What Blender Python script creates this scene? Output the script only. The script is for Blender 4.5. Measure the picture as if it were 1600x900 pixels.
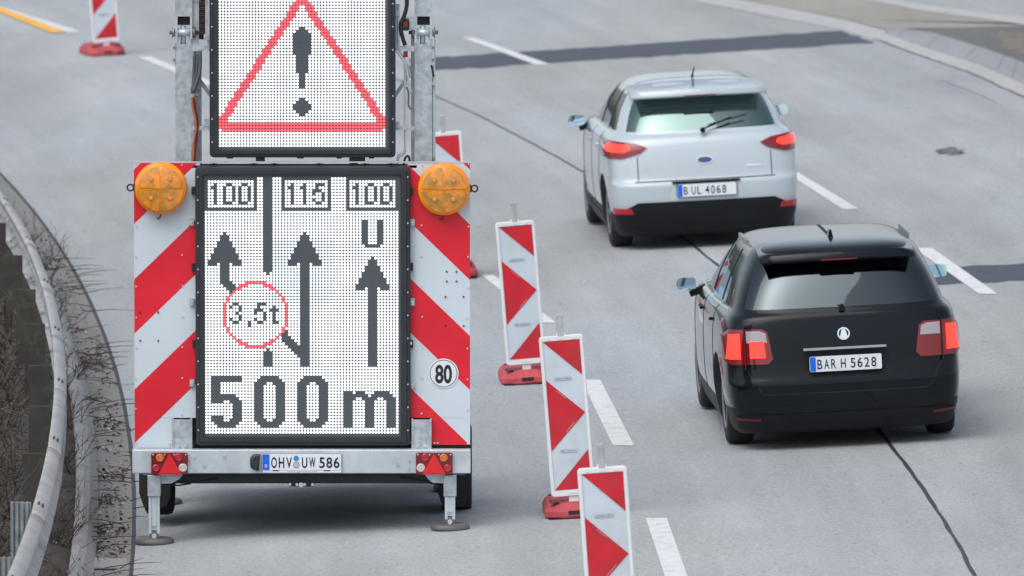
import bpy, bmesh, math, random
import numpy as np
from mathutils import Vector, Matrix
from mathutils.bvhtree import BVHTree
R = math.radians
random.seed(7)
S = bpy.context.scene
C = S.collection
for o in list(bpy.data.objects): bpy.data.objects.remove(o)

# ------------------------------------------------------------------ camera
FP = 17778.0            # focal length in photo pixels (400 mm on a 1600 px wide picture)
TH = R(5.14)            # downward pitch
HC = 8.31               # bridge height above the road
K = 0.048               # superelevation of the carriageway, rising to the right
cd = bpy.data.cameras.new('camera'); cam = bpy.data.objects.new('camera', cd); C.objects.link(cam)
cam.location = (0, 0, HC); cam.rotation_euler = (R(90) - TH, 0, 0)
cd.sensor_width = 36; cd.lens = 400; cd.clip_start = 1; cd.clip_end = 4000
cd.dof.use_dof = True; cd.dof.focus_distance = 75.2; cd.dof.aperture_fstop = 6.3
S.camera = cam
# ------------------------------------------------------------------ world and sun (overcast)
W = bpy.data.worlds.new('World'); S.world = W; W.use_nodes = True
nt = W.node_tree; bg = nt.nodes['Background']
sky = nt.nodes.new('ShaderNodeTexSky'); sky.sky_type = 'NISHITA'; sky.sun_disc = False
SUN_EL, SUN_AZ = R(55), R(212)
sky.sun_elevation = SUN_EL; sky.sun_rotation = SUN_AZ; sky.air_density = 1.0; sky.dust_density = 3.0
hs = nt.nodes.new('ShaderNodeHueSaturation'); hs.inputs['Saturation'].default_value = 0.50
nt.links.new(sky.outputs[0], hs.inputs['Color']); nt.links.new(hs.outputs[0], bg.inputs['Color'])
bg.inputs['Strength'].default_value = 0.15
sd = bpy.data.lights.new('sun', 'SUN'); sun = bpy.data.objects.new('sun', sd); C.objects.link(sun)
sd.energy = 0.8; sd.angle = R(52); sd.color = (1.0, 0.98, 0.95)
dv = Vector((math.sin(SUN_AZ) * math.cos(SUN_EL), math.cos(SUN_AZ) * math.cos(SUN_EL), math.sin(SUN_EL)))
sun.rotation_euler = dv.to_track_quat('Z', 'Y').to_euler()
S.view_settings.view_transform = 'Standard'; S.view_settings.look = 'None'
S.view_settings.gamma = 1.0; S.view_settings.exposure = 0.3; S.view_settings.use_curve_mapping = False
S.render.engine = 'CYCLES'; S.render.resolution_x = 1024; S.render.resolution_y = 576
S.render.use_motion_blur = False

def g(px, py, h=0.0):
    """point of the road plane (raised by h) that the survey picture shows at px, py"""
    xr = (px - 800) / FP; yr = -(py - 450) / FP
    dx, dy, dz = xr, math.cos(TH) + yr * math.sin(TH), -math.sin(TH) + yr * math.cos(TH)
    t = (HC - h) / (K * dx - dz)
    return Vector((dx * t, dy * t, K * dx * t + h))
def zr(x): return K * x

# ------------------------------------------------------------------ materials
MATS = {}
def mat(name, col, rough=0.6, metal=0.0, var=0.0, vscale=8.0, bump=0.0, bscale=60.0, spec=0.5, coat=0.0,
        emit=None, estr=0.0, trans=0.0, alpha=1.0, dirt_or_shade=None, dscale=3.0, damt=0.5, dmin=0.5, dmax=0.7):
    if name in MATS: return MATS[name]
    m = bpy.data.materials.new(name); m.use_nodes = True; MATS[name] = m
    t = m.node_tree; b = t.nodes['Principled BSDF']
    b.inputs['Base Color'].default_value = (*col, 1); b.inputs['Roughness'].default_value = rough
    b.inputs['Metallic'].default_value = metal; b.inputs['Specular IOR Level'].default_value = spec
    b.inputs['Coat Weight'].default_value = coat; b.inputs['Coat Roughness'].default_value = 0.05
    b.inputs['Transmission Weight'].default_value = trans; b.inputs['Alpha'].default_value = alpha
    if emit:
        b.inputs['Emission Color'].default_value = (*emit, 1); b.inputs['Emission Strength'].default_value = estr
    tc0 = t.nodes.new('ShaderNodeTexCoord'); last = None
    oi = t.nodes.new('ShaderNodeObjectInfo'); ml_ = t.nodes.new('ShaderNodeMath'); ml_.operation = 'MULTIPLY'; ml_.inputs[1].default_value = 37.0
    t.links.new(oi.outputs['Random'], ml_.inputs[0]); tc = t.nodes.new('ShaderNodeVectorMath'); tc.operation = 'ADD'
    t.links.new(tc0.outputs['Object'], tc.inputs[0]); t.links.new(ml_.outputs[0], tc.inputs[1])
    if var > 0:
        n = t.nodes.new('ShaderNodeTexNoise'); n.inputs['Scale'].default_value = vscale; n.inputs['Detail'].default_value = 6
        t.links.new(tc.outputs[0], n.inputs['Vector'])
        r = t.nodes.new('ShaderNodeMapRange'); r.inputs[1].default_value = 0.3; r.inputs[2].default_value = 0.7
        r.inputs[3].default_value = 1 - var; r.inputs[4].default_value = 1 + var
        t.links.new(n.outputs['Fac'], r.inputs[0])
        mx = t.nodes.new('ShaderNodeVectorMath'); mx.operation = 'SCALE'; mx.inputs[0].default_value = col
        t.links.new(r.outputs[0], mx.inputs['Scale']); last = mx.outputs[0]
        t.links.new(last, b.inputs['Base Color'])
        r2 = t.nodes.new('ShaderNodeMapRange'); r2.inputs[3].default_value = max(0, rough - 0.1); r2.inputs[4].default_value = min(1, rough + 0.12)
        t.links.new(n.outputs['Fac'], r2.inputs[0]); t.links.new(r2.outputs[0], b.inputs['Roughness'])
    if dirt_or_shade:
        n = t.nodes.new('ShaderNodeTexNoise'); n.inputs['Scale'].default_value = dscale; n.inputs['Detail'].default_value = 8; n.inputs['Roughness'].default_value = 0.7
        t.links.new(tc.outputs[0], n.inputs['Vector'])
        r = t.nodes.new('ShaderNodeMapRange'); r.inputs[1].default_value = dmin; r.inputs[2].default_value = dmax; r.inputs[4].default_value = damt
        t.links.new(n.outputs['Fac'], r.inputs[0])
        mx = t.nodes.new('ShaderNodeMix'); mx.data_type = 'RGBA'
        t.links.new(r.outputs[0], mx.inputs[0]); mx.inputs[6].default_value = (*col, 1); mx.inputs[7].default_value = (*dirt_or_shade, 1)
        if last: t.links.new(last, mx.inputs[6])
        t.links.new(mx.outputs[2], b.inputs['Base Color'])
    if bump > 0:
        n = t.nodes.new('ShaderNodeTexNoise'); n.inputs['Scale'].default_value = bscale; n.inputs['Detail'].default_value = 5
        t.links.new(tc.outputs[0], n.inputs['Vector'])
        bp = t.nodes.new('ShaderNodeBump'); bp.inputs['Strength'].default_value = bump; bp.inputs['Distance'].default_value = 0.01
        t.links.new(n.outputs['Fac'], bp.inputs['Height']); t.links.new(bp.outputs[0], b.inputs['Normal'])
    return m

def road_material(name, col, dark=0.75, tint=(1, 1, 1), lanes=None):
    m = bpy.data.materials.new(name); m.use_nodes = True; MATS[name] = m
    t = m.node_tree; b = t.nodes['Principled BSDF']; N = t.nodes.new; L = t.links.new
    tc = N('ShaderNodeTexCoord')
    def noise(scale, det, sy=1.0, rough=0.6):
        mp = N('ShaderNodeMapping'); mp.inputs['Scale'].default_value = (1, sy, 1); L(tc.outputs['Object'], mp.inputs[0])
        n = N('ShaderNodeTexNoise'); n.inputs['Scale'].default_value = scale; n.inputs['Detail'].default_value = det
        n.inputs['Roughness'].default_value = rough; L(mp.outputs[0], n.inputs['Vector']); return n.outputs['Fac']
    def rng(v, a, bb, c, d):
        r = N('ShaderNodeMapRange'); r.inputs[1].default_value = a; r.inputs[2].default_value = bb
        r.inputs[3].default_value = c; r.inputs[4].default_value = d; L(v, r.inputs[0]); return r.outputs[0]
    def mul(a, c):
        x = N('ShaderNodeMath'); x.operation = 'MULTIPLY'; L(a, x.inputs[0]); L(c, x.inputs[1]); return x.outputs[0]
    f = rng(noise(0.35, 4, 0.25), 0.3, 0.7, 0.9, 1.08)                 # broad patches, drawn out along the lanes
    f = mul(f, rng(noise(2.2, 6, 0.2), 0.3, 0.7, 0.93, 1.06))
    f = mul(f, rng(noise(42, 3, 0.45), 0.25, 0.75, 0.80, 1.18))        # aggregate
    f = mul(f, rng(noise(120, 2, 0.5), 0.25, 0.75, 0.86, 1.14))
    sp = rng(noise(16, 2, 0.3, 0.9), 0.66, 0.72, 1.0, dark)            # dark specks and grit
    f = mul(f, sp)
    f = mul(f, rng(noise(1.1, 8, 0.15, 0.8), 0.62, 0.75, 1.0, 0.82))   # rubber and oil
    vm = N('ShaderNodeVectorMath'); vm.operation = 'SCALE'
    if lanes:       # wheel tracks and drip lines that follow the curve of the carriageway
        sx = N('ShaderNodeSeparateXYZ'); L(tc.outputs['Object'], sx.inputs[0])
        def mth(op, a, b_):
            q = N('ShaderNodeMath'); q.operation = op
            for k_, v_ in ((0, a), (1, b_)):
                if isinstance(v_, (int, float)): q.inputs[k_].default_value = v_
                else: L(v_, q.inputs[k_])
            return q.outputs[0]
        y_ = sx.outputs[1]; cur = mth('ADD', mth('MULTIPLY', mth('MULTIPLY', y_, y_), lanes[0]), mth('MULTIPLY', y_, lanes[1]))
        u_ = mth('SUBTRACT', sx.outputs[0], cur); cb = N('ShaderNodeCombineXYZ'); L(u_, cb.inputs[0]); L(mth('MULTIPLY', y_, 0.03), cb.inputs[1])
        for sc_, lo_, hi_ in ((0.9, .88, 1.07), (3.5, .95, 1.04), (9.0, .975, 1.02)):
            n_ = N('ShaderNodeTexNoise'); n_.inputs['Scale'].default_value = sc_; n_.inputs['Detail'].default_value = 3; L(cb.outputs[0], n_.inputs['Vector'])
            f = mul(f, rng(n_.outputs['Fac'], .3, .7, lo_, hi_))
        mc = N('ShaderNodeMix'); mc.data_type = 'RGBA'; L(rng(noise(0.22, 4, 0.3), .38, .62, 0, 1), mc.inputs[0])
        mc.inputs[6].default_value = (*col, 1); mc.inputs[7].default_value = (col[0] * 1.0, col[1] * .97, col[2] * .925, 1); L(mc.outputs[2], vm.inputs[0])
        # sparse oil drips and tar spots
        vo = N('ShaderNodeTexVoronoi'); vo.inputs['Scale'].default_value = 1.3; mp_ = N('ShaderNodeMapping'); mp_.inputs['Scale'].default_value = (1, .5, 1); L(tc.outputs['Object'], mp_.inputs[0]); L(mp_.outputs[0], vo.inputs['Vector'])
        f = mul(f, rng(vo.outputs['Distance'], .02, .05, .72, 1.0))
    else: vm.inputs[0].default_value = tuple(c * q for c, q in zip(col, tint))
    L(f, vm.inputs['Scale']); L(vm.outputs[0], b.inputs['Base Color'])
    b.inputs['Roughness'].default_value = 0.85; b.inputs['Specular IOR Level'].default_value = 0.3
    bp = N('ShaderNodeBump'); bp.inputs['Strength'].default_value = 0.5; bp.inputs['Distance'].default_value = 0.006
    L(noise(90, 3, 0.8), bp.inputs['Height']); L(bp.outputs[0], b.inputs['Normal'])
    return m

road_m = road_material('road_asphalt', (0.385, 0.413, 0.432), lanes=(-0.00115, 0.142))
darkroad_m = road_material('dark_asphalt_strip', (0.085, 0.10, 0.125))
tarmac_m = road_material('verge_tarmac', (0.155, 0.16, 0.155), 0.5)
gravel_m = road_material('gravel_strip', (0.34, 0.325, 0.29), 0.6)
conc_m = road_material('kerb_concrete', (0.33, 0.33, 0.32))
kerbtop_m = road_material('kerb_stone_grey', (0.30, 0.315, 0.33))
conc2_m = road_material('kerb_gutter_slab', (0.45, 0.45, 0.44))
gutter_m = road_material('gutter_concrete', (0.25, 0.245, 0.235), 0.35)
drydirt_m = road_material('dry_dirt', (0.21, 0.185, 0.155), 0.4)
dirt_m = road_material('verge_soil', (0.055, 0.048, 0.043), 0.4)
paint_m = mat('road_paint_white', (0.70, 0.71, 0.72), 0.7, dirt_or_shade=(0.42, 0.43, 0.44), dscale=9, damt=0.8, dmin=0.5, dmax=0.68, bump=0.3)
oldpaint_m = mat('worn_road_paint', (0.46, 0.46, 0.455), 0.8, dirt_or_shade=(0.33, 0.34, 0.34), dscale=6, damt=0.8, dmin=0.42, dmax=0.7)
yellow_m = mat('road_tape_yellow', (0.85, 0.46, 0.05), 0.6, var=0.08)
tar_m = mat('joint_tar', (0.035, 0.038, 0.045), 0.6)
galv_m = mat('galvanised_steel', (0.46, 0.51, 0.54), 0.5, 0.55, var=0.22, vscale=26, dirt_or_shade=(0.30, 0.33, 0.34), dscale=7, damt=0.6, bump=0.08)
galv2_m = mat('galvanised_steel_light', (0.56, 0.62, 0.66), 0.42, 0.45, var=0.10, vscale=9, dirt_or_shade=(0.36, 0.36, 0.33), dscale=4, damt=0.5, dmin=0.55)
rail_m = mat('guardrail_steel', (0.42, 0.42, 0.42), 0.6, 0.2, var=0.15, vscale=3, dirt_or_shade=(0.20, 0.18, 0.15), dscale=5, damt=0.55, dmin=0.52)
post_m = mat('weathered_post', (0.045, 0.043, 0.038), 0.85, 0.0, var=0.3, vscale=6, dirt_or_shade=(0.11, 0.105, 0.075), dscale=9, damt=0.6)
postg_m = mat('galvanised_post', (0.26, 0.29, 0.31), 0.6, 0.3, var=0.3, vscale=10)
black_m = mat('black_housing', (0.022, 0.026, 0.032), 0.42, var=0.15)
board_m = mat('led_board', (0.075, 0.09, 0.10), 0.7)
dark_m = mat('underbody_black', (0.012, 0.014, 0.018), 0.6)
rubber_m = mat('tyre_rubber', (0.016, 0.017, 0.02), 0.8, var=0.2, bump=0.2)
white_m = mat('reflective_white', (0.58, 0.655, 0.71), 0.35, var=0.03, vscale=3)
red_m = mat('reflective_red', (0.70, 0.010, 0.028), 0.35, var=0.08, vscale=3)
bwhite_m = mat('beacon_board_white_film', (0.56, 0.64, 0.70), 0.4, var=0.04, dirt_or_shade=(0.42, 0.45, 0.46), dscale=4, damt=0.75, dmin=.46, dmax=.74)
bred_m = mat('beacon_board_red_film', (0.58, 0.008, 0.022), 0.4, var=0.1, dirt_or_shade=(0.30, 0.04, 0.045), dscale=5, damt=0.75, dmin=.46, dmax=.74)
plastic_m = mat('white_plastic_frame', (0.74, 0.74, 0.76), 0.5, var=0.03, dirt_or_shade=(0.45, 0.43, 0.41), dscale=9, damt=0.5, dmin=0.56, dmax=0.75)
base_m = mat('red_recycled_plastic', (0.50, 0.072, 0.085), 0.7, var=0.2, vscale=10, dirt_or_shade=(0.10, 0.07, 0.065), dscale=9, damt=0.8, dmin=0.52, dmax=0.72, bump=0.3)
clear_m = mat('grey_square_tube', (0.45, 0.46, 0.47), 0.35, 0.2, var=0.2)
screw_m = mat('screw_steel', (0.75, 0.77, 0.8), 0.3, 0.7)
amber_m = mat('amber_lens', (1.0, 0.30, 0.004), 0.12, coat=0.4, spec=0.6, var=0.06, vscale=20)
amber2_m = mat('amber_lens_cell', (0.90, 0.30, 0.03), 0.18, coat=0.4, dirt_or_shade=(0.34, 0.20, 0.04), dscale=9, damt=0.9, dmin=0.42, dmax=0.6)  # brown noise puts the shading of the lens cells into the colour
amber3_m = mat('amber_lamp_core', (0.80, 0.33, 0.05), 0.25, coat=0.3)
lampred_m = mat('red_lens', (0.16, 0.006, 0.012), 0.12, coat=0.6)
lampred2_m = mat('bright_red_reflector', (0.70, 0.012, 0.02), 0.25, coat=0.3)
lampor_m = mat('orange_lens', (0.60, 0.16, 0.02), 0.2, coat=0.4)
lampcl_m = mat('clear_lens', (0.55, 0.50, 0.50), 0.15, coat=0.5)
orange_m = mat('cable_orange', (0.45, 0.13, 0.05), 0.6)
brown_m = mat('cable_dark_red', (0.12, 0.02, 0.02), 0.6)
hose_m = mat('grey_hose', (0.09, 0.10, 0.11), 0.5)
platew_m = mat('plate_white', (0.74, 0.77, 0.82), 0.4, dirt_or_shade=(0.5, 0.52, 0.55), dscale=15, damt=0.4)
ink_m = mat('plate_ink', (0.012, 0.013, 0.018), 0.5)
blue_m = mat('plate_blue', (0.0, 0.13, 0.72), 0.4)
lblue_m = mat('sticker_blue', (0.02, 0.26, 0.62), 0.4)
seal_m = mat('sticker_seal', (0.48, 0.48, 0.52), 0.4, dirt_or_shade=(0.6, 0.2, 0.22), dscale=60, damt=0.8)
led_w = mat('led_white', (0.5, 0.5, 0.5), 0.4, emit=(0.96, 0.97, 1.0), estr=1.12)
led_b = mat('led_cool_white', (0.5, 0.5, 0.5), 0.4, emit=(0.78, 0.90, 1.0), estr=1.05)
led_r = mat('led_red', (0.5, 0.1, 0.1), 0.4, emit=(1.0, 0.055, 0.08), estr=1.5)
led_o = mat('led_off', (0.16, 0.17, 0.18), 0.25)
twig_m = mat('bare_twig', (0.050, 0.038, 0.030), 0.9, var=0.3)
twig2_m = mat('dry_grey_twig', (0.12, 0.105, 0.09), 0.9, var=0.3)
leaf_m = mat('dead_leaf', (0.12, 0.062, 0.035), 0.8, var=0.4, vscale=30)
litter_m = mat('litter_pale', (0.42, 0.41, 0.40), 0.7)

# ------------------------------------------------------------------ mesh helpers
class MB:
    def __init__(s): s.v = []; s.f = []; s.m = []; s.sm = []
    def add(s, vs, fs, m=0, smooth=False):
        b = len(s.v); s.v += [tuple(v) for v in vs]
        for f in fs: s.f.append([b + i for i in f]); s.m.append(m); s.sm.append(smooth)
    def box(s, x0, x1, y0, y1, z0, z1, m=0, c=0.0):
        if c <= 0:
            v = [(x, y, z) for z in (z0, z1) for y in (y0, y1) for x in (x0, x1)]
            s.add(v, [(0, 2, 3, 1), (4, 5, 7, 6), (0, 1, 5, 4), (2, 6, 7, 3), (0, 4, 6, 2), (1, 3, 7, 5)], m); return
        s.prism(rrect(x0, z0, x1, z1, c, 3), y0, y1, m, bev=min(c * 0.4, abs(y1 - y0) * 0.4))
    def prism(s, poly, y0, y1, m=0, bev=0.0, smooth=False):
        """poly in x,z; extruded from y0 (towards the camera) to y1"""
        n = len(poly)
        if bev > 0:
            cx = sum(p[0] for p in poly) / n; cz = sum(p[1] for p in poly) / n
            def ins(p):
                dx, dz = p[0] - cx, p[1] - cz; l = math.hypot(dx, dz) or 1
                return (p[0] - math.copysign(min(bev, abs(dx)), dx), p[1] - math.copysign(min(bev, abs(dz)), dz))
            ip = [ins(p) for p in poly]
            v = [(p[0], y0, p[1]) for p in ip] + [(p[0], y0 + bev, p[1]) for p in poly] + [(p[0], y1, p[1]) for p in poly]
            fs = [list(range(n))]
            for k in range(2):
                for i in range(n): j = (i + 1) % n; fs.append((k * n + i, (k + 1) * n + i, (k + 1) * n + j, k * n + j))
            fs.append(list(range(2 * n, 3 * n))[::-1])
        else:
            v = [(p[0], y0, p[1]) for p in poly] + [(p[0], y1, p[1]) for p in poly]
            fs = [list(range(n)), list(range(n, 2 * n))[::-1]]
            for i in range(n): j = (i + 1) % n; fs.append((i, n + i, n + j, j))
        s.add(v, fs, m, smooth)
    def cyl(s, a, b, r, r2=None, n=16, m=0, caps=True, smooth=True):
        a = Vector(a); b = Vector(b); r2 = r if r2 is None else r2
        d = (b - a).normalized(); u = d.orthogonal().normalized(); w = d.cross(u)
        v = []
        for p, q in ((a, r), (b, r2)):
            for i in range(n):
                t = 2 * math.pi * i / n; v.append(p + (u * math.cos(t) + w * math.sin(t)) * q)
        bb = len(s.v)
        s.add(v, [(i, (i + 1) % n, n + (i + 1) % n, n + i) for i in range(n)], m, smooth)
        if caps:
            s.f.append([bb + i for i in range(n)][::-1]); s.m.append(m); s.sm.append(False)
            s.f.append([bb + n + i for i in range(n)]); s.m.append(m); s.sm.append(False)
    def tube(s, pts, r, n=8, m=0):
        pts = [Vector(p) for p in pts]; rings = []; b = len(s.v); u = None
        for i, p in enumerate(pts):
            d = (pts[min(i + 1, len(pts) - 1)] - pts[max(i - 1, 0)]).normalized()
            if u is None: u = d.orthogonal().normalized()
            u = (u - d * u.dot(d)).normalized(); w = d.cross(u)
            rr = r[i] if isinstance(r, (list, tuple)) else r
            for k in range(n):
                t = 2 * math.pi * k / n; s.v.append(tuple(p + (u * math.cos(t) + w * math.sin(t)) * rr))
        for i in range(len(pts) - 1):
            for k in range(n):
                s.f.append([b + i * n + k, b + i * n + (k + 1) % n, b + (i + 1) * n + (k + 1) % n, b + (i + 1) * n + k]); s.m.append(m); s.sm.append(True)
        s.f.append([b + k for k in range(n)][::-1]); s.m.append(m); s.sm.append(False)
        s.f.append([b + (len(pts) - 1) * n + k for k in range(n)]); s.m.append(m); s.sm.append(False)
    def lathe(s, prof, c, axis='y', n=32, m=0):
        """prof: (radius, distance along axis)"""
        b = len(s.v); c = Vector(c)
        for (r, h) in prof:
            for k in range(n):
                t = 2 * math.pi * k / n; a, q = r * math.cos(t), r * math.sin(t)
                s.v.append(tuple(c + (Vector((a, h, q)) if axis == 'y' else Vector((h, a, q)) if axis == 'x' else Vector((a, q, h)))))
        for i in range(len(prof) - 1):
            for k in range(n):
                s.f.append([b + i * n + k, b + i * n + (k + 1) % n, b + (i + 1) * n + (k + 1) % n, b + (i + 1) * n + k]); s.m.append(m); s.sm.append(True)
    def build(s, name, mats, parent=None):
        me = bpy.data.meshes.new(name); me.from_pydata(s.v, [], s.f)
        for m in (mats if isinstance(mats, (list, tuple)) else [mats]): me.materials.append(m)
        me.polygons.foreach_set('material_index', s.m); me.polygons.foreach_set('use_smooth', s.sm); me.update()
        bm = bmesh.new(); bm.from_mesh(me); bmesh.ops.recalc_face_normals(bm, faces=bm.faces); bm.to_mesh(me); bm.free()
        o = bpy.data.objects.new(name, me); C.objects.link(o)
        if parent: o.parent = parent
        return o
def rrect(x0, z0, x1, z1, r, n=4):
    P = []
    for (cx, cz, a0) in ((x1 - r, z1 - r, 0), (x0 + r, z1 - r, 90), (x0 + r, z0 + r, 180), (x1 - r, z0 + r, 270)):
        for i in range(n + 1):
            a = R(a0 + 90 * i / n); P.append((cx + r * math.cos(a), cz + r * math.sin(a)))
    return P
def circle(cx, cz, r, n=32): return [(cx + r * math.cos(2 * math.pi * i / n), cz + r * math.sin(2 * math.pi * i / n)) for i in range(n)]
def tag(o, label=None, cat=None, group=None, kind=None):
    if label: o['label'] = label
    if cat: o['category'] = cat
    if group: o['group'] = group
    if kind: o['kind'] = kind
    return o
def empty(name, loc, rot=(0, 0, 0)):
    o = bpy.data.objects.new(name, None); C.objects.link(o); o.location = loc; o.rotation_euler = rot; o.empty_display_size = 0.2; return o
def clip(poly, a, b, c):
    """keep a*x+b*z>=c"""
    out = []
    for i in range(len(poly)):
        p, q = poly[i], poly[(i + 1) % len(poly)]; dp = a * p[0] + b * p[1] - c; dq = a * q[0] + b * q[1] - c
        if dp >= 0: out.append(p)
        if dp * dq < 0: t = dp / (dp - dq); out.append((p[0] + (q[0] - p[0]) * t, p[1] + (q[1] - p[1]) * t))
    return out
def text(name, s, x, z, h, y, m, parent=None, w=None, bold=0.0, align='LEFT', sx=1.0, thick=0.0005, font_h=0.73):
    """writing standing in the x,z plane at depth y, cap height h, squeezed to width w"""
    cu = bpy.data.curves.new(name, 'FONT'); cu.body = s; cu.size = 1; cu.offset = bold; cu.extrude = 0
    t = bpy.data.objects.new(name, cu); C.objects.link(t)
    dg = bpy.context.evaluated_depsgraph_get(); me = bpy.data.meshes.new_from_object(t.evaluated_get(dg)); bpy.data.objects.remove(t)
    n = len(me.vertices); co = np.zeros(n * 3); me.vertices.foreach_get('co', co); co = co.reshape(-1, 3)
    x0, x1 = co[:, 0].min(), co[:, 0].max(); sc = h / font_h
    fx = (w / (x1 - x0)) if w else sc * sx
    xx = (co[:, 0] - x0) * fx + x
    if align == 'CENTER': xx -= (x1 - x0) * fx / 2
    out = np.stack([xx, np.full(n, y), co[:, 1] * sc + z], 1)
    me.vertices.foreach_set('co', out.ravel()); me.materials.clear(); me.materials.append(m); me.update()
    o = bpy.data.objects.new(name, me); C.objects.link(o)
    if parent: o.parent = parent
    return o

def sheet(name, pts, m, dz, kind='structure', add=None):
    me = bpy.data.meshes.new(name); me.from_pydata([(p[0], p[1], p[2] + dz) for p in pts], [], [list(range(len(pts)))])
    me.materials.append(m); me.update()
    if me.polygons[0].normal.z < 0: me.flip_normals()
    o = bpy.data.objects.new(name, me); C.objects.link(o); o['kind'] = kind; return o

# ================================================================== SETTING
def fit(pts, h=0.0, deg=2):
    P = [g(x, y, h) for x, y in pts]; return np.poly1d(np.polyfit([p.y for p in P], [p.x for p in P], deg))
edge = fit([(20, 290), (60, 335), (100, 392), (150, 480), (182, 565), (200, 660), (208, 760), (212, 900)])
railx = fit([(0, 300), (40, 380), (72, 480), (88, 570), (91, 640), (77, 740), (50, 830), (8, 895)], 0.75)
joint = fit([(680, 150), (780, 197), (1030, 345), (1130, 425), (1390, 690), (1525, 900)], 0, 3)
YS = list(np.arange(40, 134, 1.5))
YF = 134.0
def strip(mb, f0, f1, z0, z1, m=0, ys=YS):
    v = []
    for y in ys:
        a, b = f0(y), f1(y); v += [(a, y, zr(a) + z0), (b, y, zr(b) + z1)]
    mb.add(v, [(2 * i, 2 * i + 1, 2 * i + 3, 2 * i + 2) for i in range(len(ys) - 1)], m)
# base ground, far below the deck of the road on the outer side, reaching the horizon
gm = MB(); gm.add([(-1500, -200, -6.0), (1500, -200, -6.0), (1500, 3000, -6.0), (-1500, 3000, -6.0)], [(0, 1, 2, 3)])
tag(gm.build('ground', dirt_m), kind='structure')
mb = MB()
v = []
ys = list(np.arange(0, 400, 3.0))
def edge_far(y):
    if y < 45: return edge(45) + (y - 45) * edge.deriv()(45)
    return edge(y) if y < YF else edge(YF) + (y - YF) * edge.deriv()(YF)
xs_n = 9
for y in ys:
    x0 = edge_far(y)
    for j in range(xs_n):
        x = x0 + (40 - x0) * j / (xs_n - 1); v.append((x, y, zr(x)))
mb.add(v, [(i * xs_n + j, i * xs_n + j + 1, (i + 1) * xs_n + j + 1, (i + 1) * xs_n + j) for i in range(len(ys) - 1) for j in range(xs_n - 1)])
tag(mb.build('road', road_m), kind='structure')
# gutter and kerb on the left
mb = MB()
E = edge_far; YG = list(np.arange(20, 300, 1.5))
strip(mb, lambda y: E(y) - 0.03, lambda y: E(y), -0.004, 0.0, 1, YG)
strip(mb, lambda y: E(y) - 0.14, lambda y: E(y) - 0.03, -0.03, -0.004, 0, YG)
strip(mb, lambda y: E(y) - 0.26, lambda y: E(y) - 0.14, -0.02, -0.03, 0, YG)
tag(mb.build('gutter', [gutter_m, tar_m]), kind='structure')
mb = MB()
prof = [(-0.26, -0.02), (-0.285, 0.02), (-0.32, 0.07), (-0.36, 0.09), (-0.41, 0.09), (-0.42, 0.03)]
y = 20.0; 
while y < 300:
    y1 = y + 0.985; seg = []
    for yy in (y, y1): seg += [(E(yy) + a, yy, zr(E(yy)) + b) for a, b in prof]
    n = len(prof)
    mb.add(seg, [(i, i + 1, n + i + 1, n + i) for i in range(n - 1)] + [tuple(range(n)), tuple(range(n, 2 * n))[::-1]])
    y += 1.0
tag(mb.build('kerb', conc_m), kind='structure')
# soil verge with the bank falling away behind the guardrail
mb = MB(); offs = [(-0.40, 0.045), (-0.5, 0.05), (-0.62, 0.07), (-0.75, 0.03), (-0.95, -0.12), (-1.3, -0.5), (-2.0, -1.1), (-3.5, -2.2), (-8, -4.5), (-30, -6.1)]
rnd = random.Random(3); v = []; ys = list(np.arange(20, 320, 0.5)); n = len(offs)
for y in ys:
    for i, (a, b) in enumerate(offs):
        v.append((E(y) + a, y, zr(E(y)) + b + (rnd.uniform(-.02, .03) if 0 < i < 6 else rnd.uniform(-.1, .1) if i >= 6 else 0)))
mb.add(v, [(i * n + j, i * n + j + 1, (i + 1) * n + j + 1, (i + 1) * n + j) for i in range(len(ys) - 1) for j in range(n - 1)])
tag(mb.build('verge', dirt_m), kind='structure')

# painted markings -------------------------------------------------------
def mark(px, m=paint_m, dz=0.004, name='road_marking'):
    return sheet(name, [g(*p) for p in px], m, dz)
mark([(1009, 810), (1042, 810), (1090, 945), (1053, 945)])
mark([(908, 594), (938, 594), (991, 697), (958, 697)])
mark([(752, 430), (771, 430), (869, 505), (845, 505)])
mark([(1428, 388), (1456, 388), (1559, 460), (1530, 460)])
mark([(1225, 268), (1244, 268), (1342, 327), (1318, 328)])
mark([(722, 59), (740, 59), (860, 101), (838, 102)])
mark([(215, 89), (236, 89), (345, 134), (322, 134)])
mark([(-60, -2), (-40, -2), (125, 49), (107, 51)])
mark([(-60, -3), (-35, -1), (103, 51), (82, 53)], yellow_m, 0.010, 'yellow_marking')
# the solid edge line on the right and the far line beyond the gravel
mark([(1030, -12), (1095, -12), (1240, 15), (1320, 31), (1400, 52), (1374, 66), (1312, 46), (1200, 25), (1100, 5)], oldpaint_m, 0.004)
sheet('gravel_strip', [g(1090, -13), g(1240, 15), g(1320, 31), g(1396, 50), g(1500, 45), g(1760, 40), g(1900, 50), g(1600, 33), g(1440, 12), g(1300, -14)], gravel_m, 0.008)
mark([(1280, -14), (1310, -14), (1452, 10), (1620, 32), (1800, 52), (1800, 60), (1600, 40), (1440, 18)], oldpaint_m, 0.012)
def ragged(name, px, m, dz, jit, step, seed):
    rr = random.Random(seed); P = [g(*p) for p in px]; Q = []
    for a, b in zip(P, P[1:] + P[:1]):
        k = max(1, int((b - a).length / step))
        for i in range(k):
            q = a.lerp(b, i / k); x = q.x + rr.uniform(-jit, jit) * .3; Q.append((x, q.y + rr.uniform(-jit, jit), zr(x)))
    return sheet(name, Q, m, dz)
ragged('asphalt_patch', [(640, 92), (1000, 69), (1310, 48), (1368, 67), (1200, 77), (1000, 90), (640, 113)], darkroad_m, 0.002, .10, .12, 1)
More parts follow.
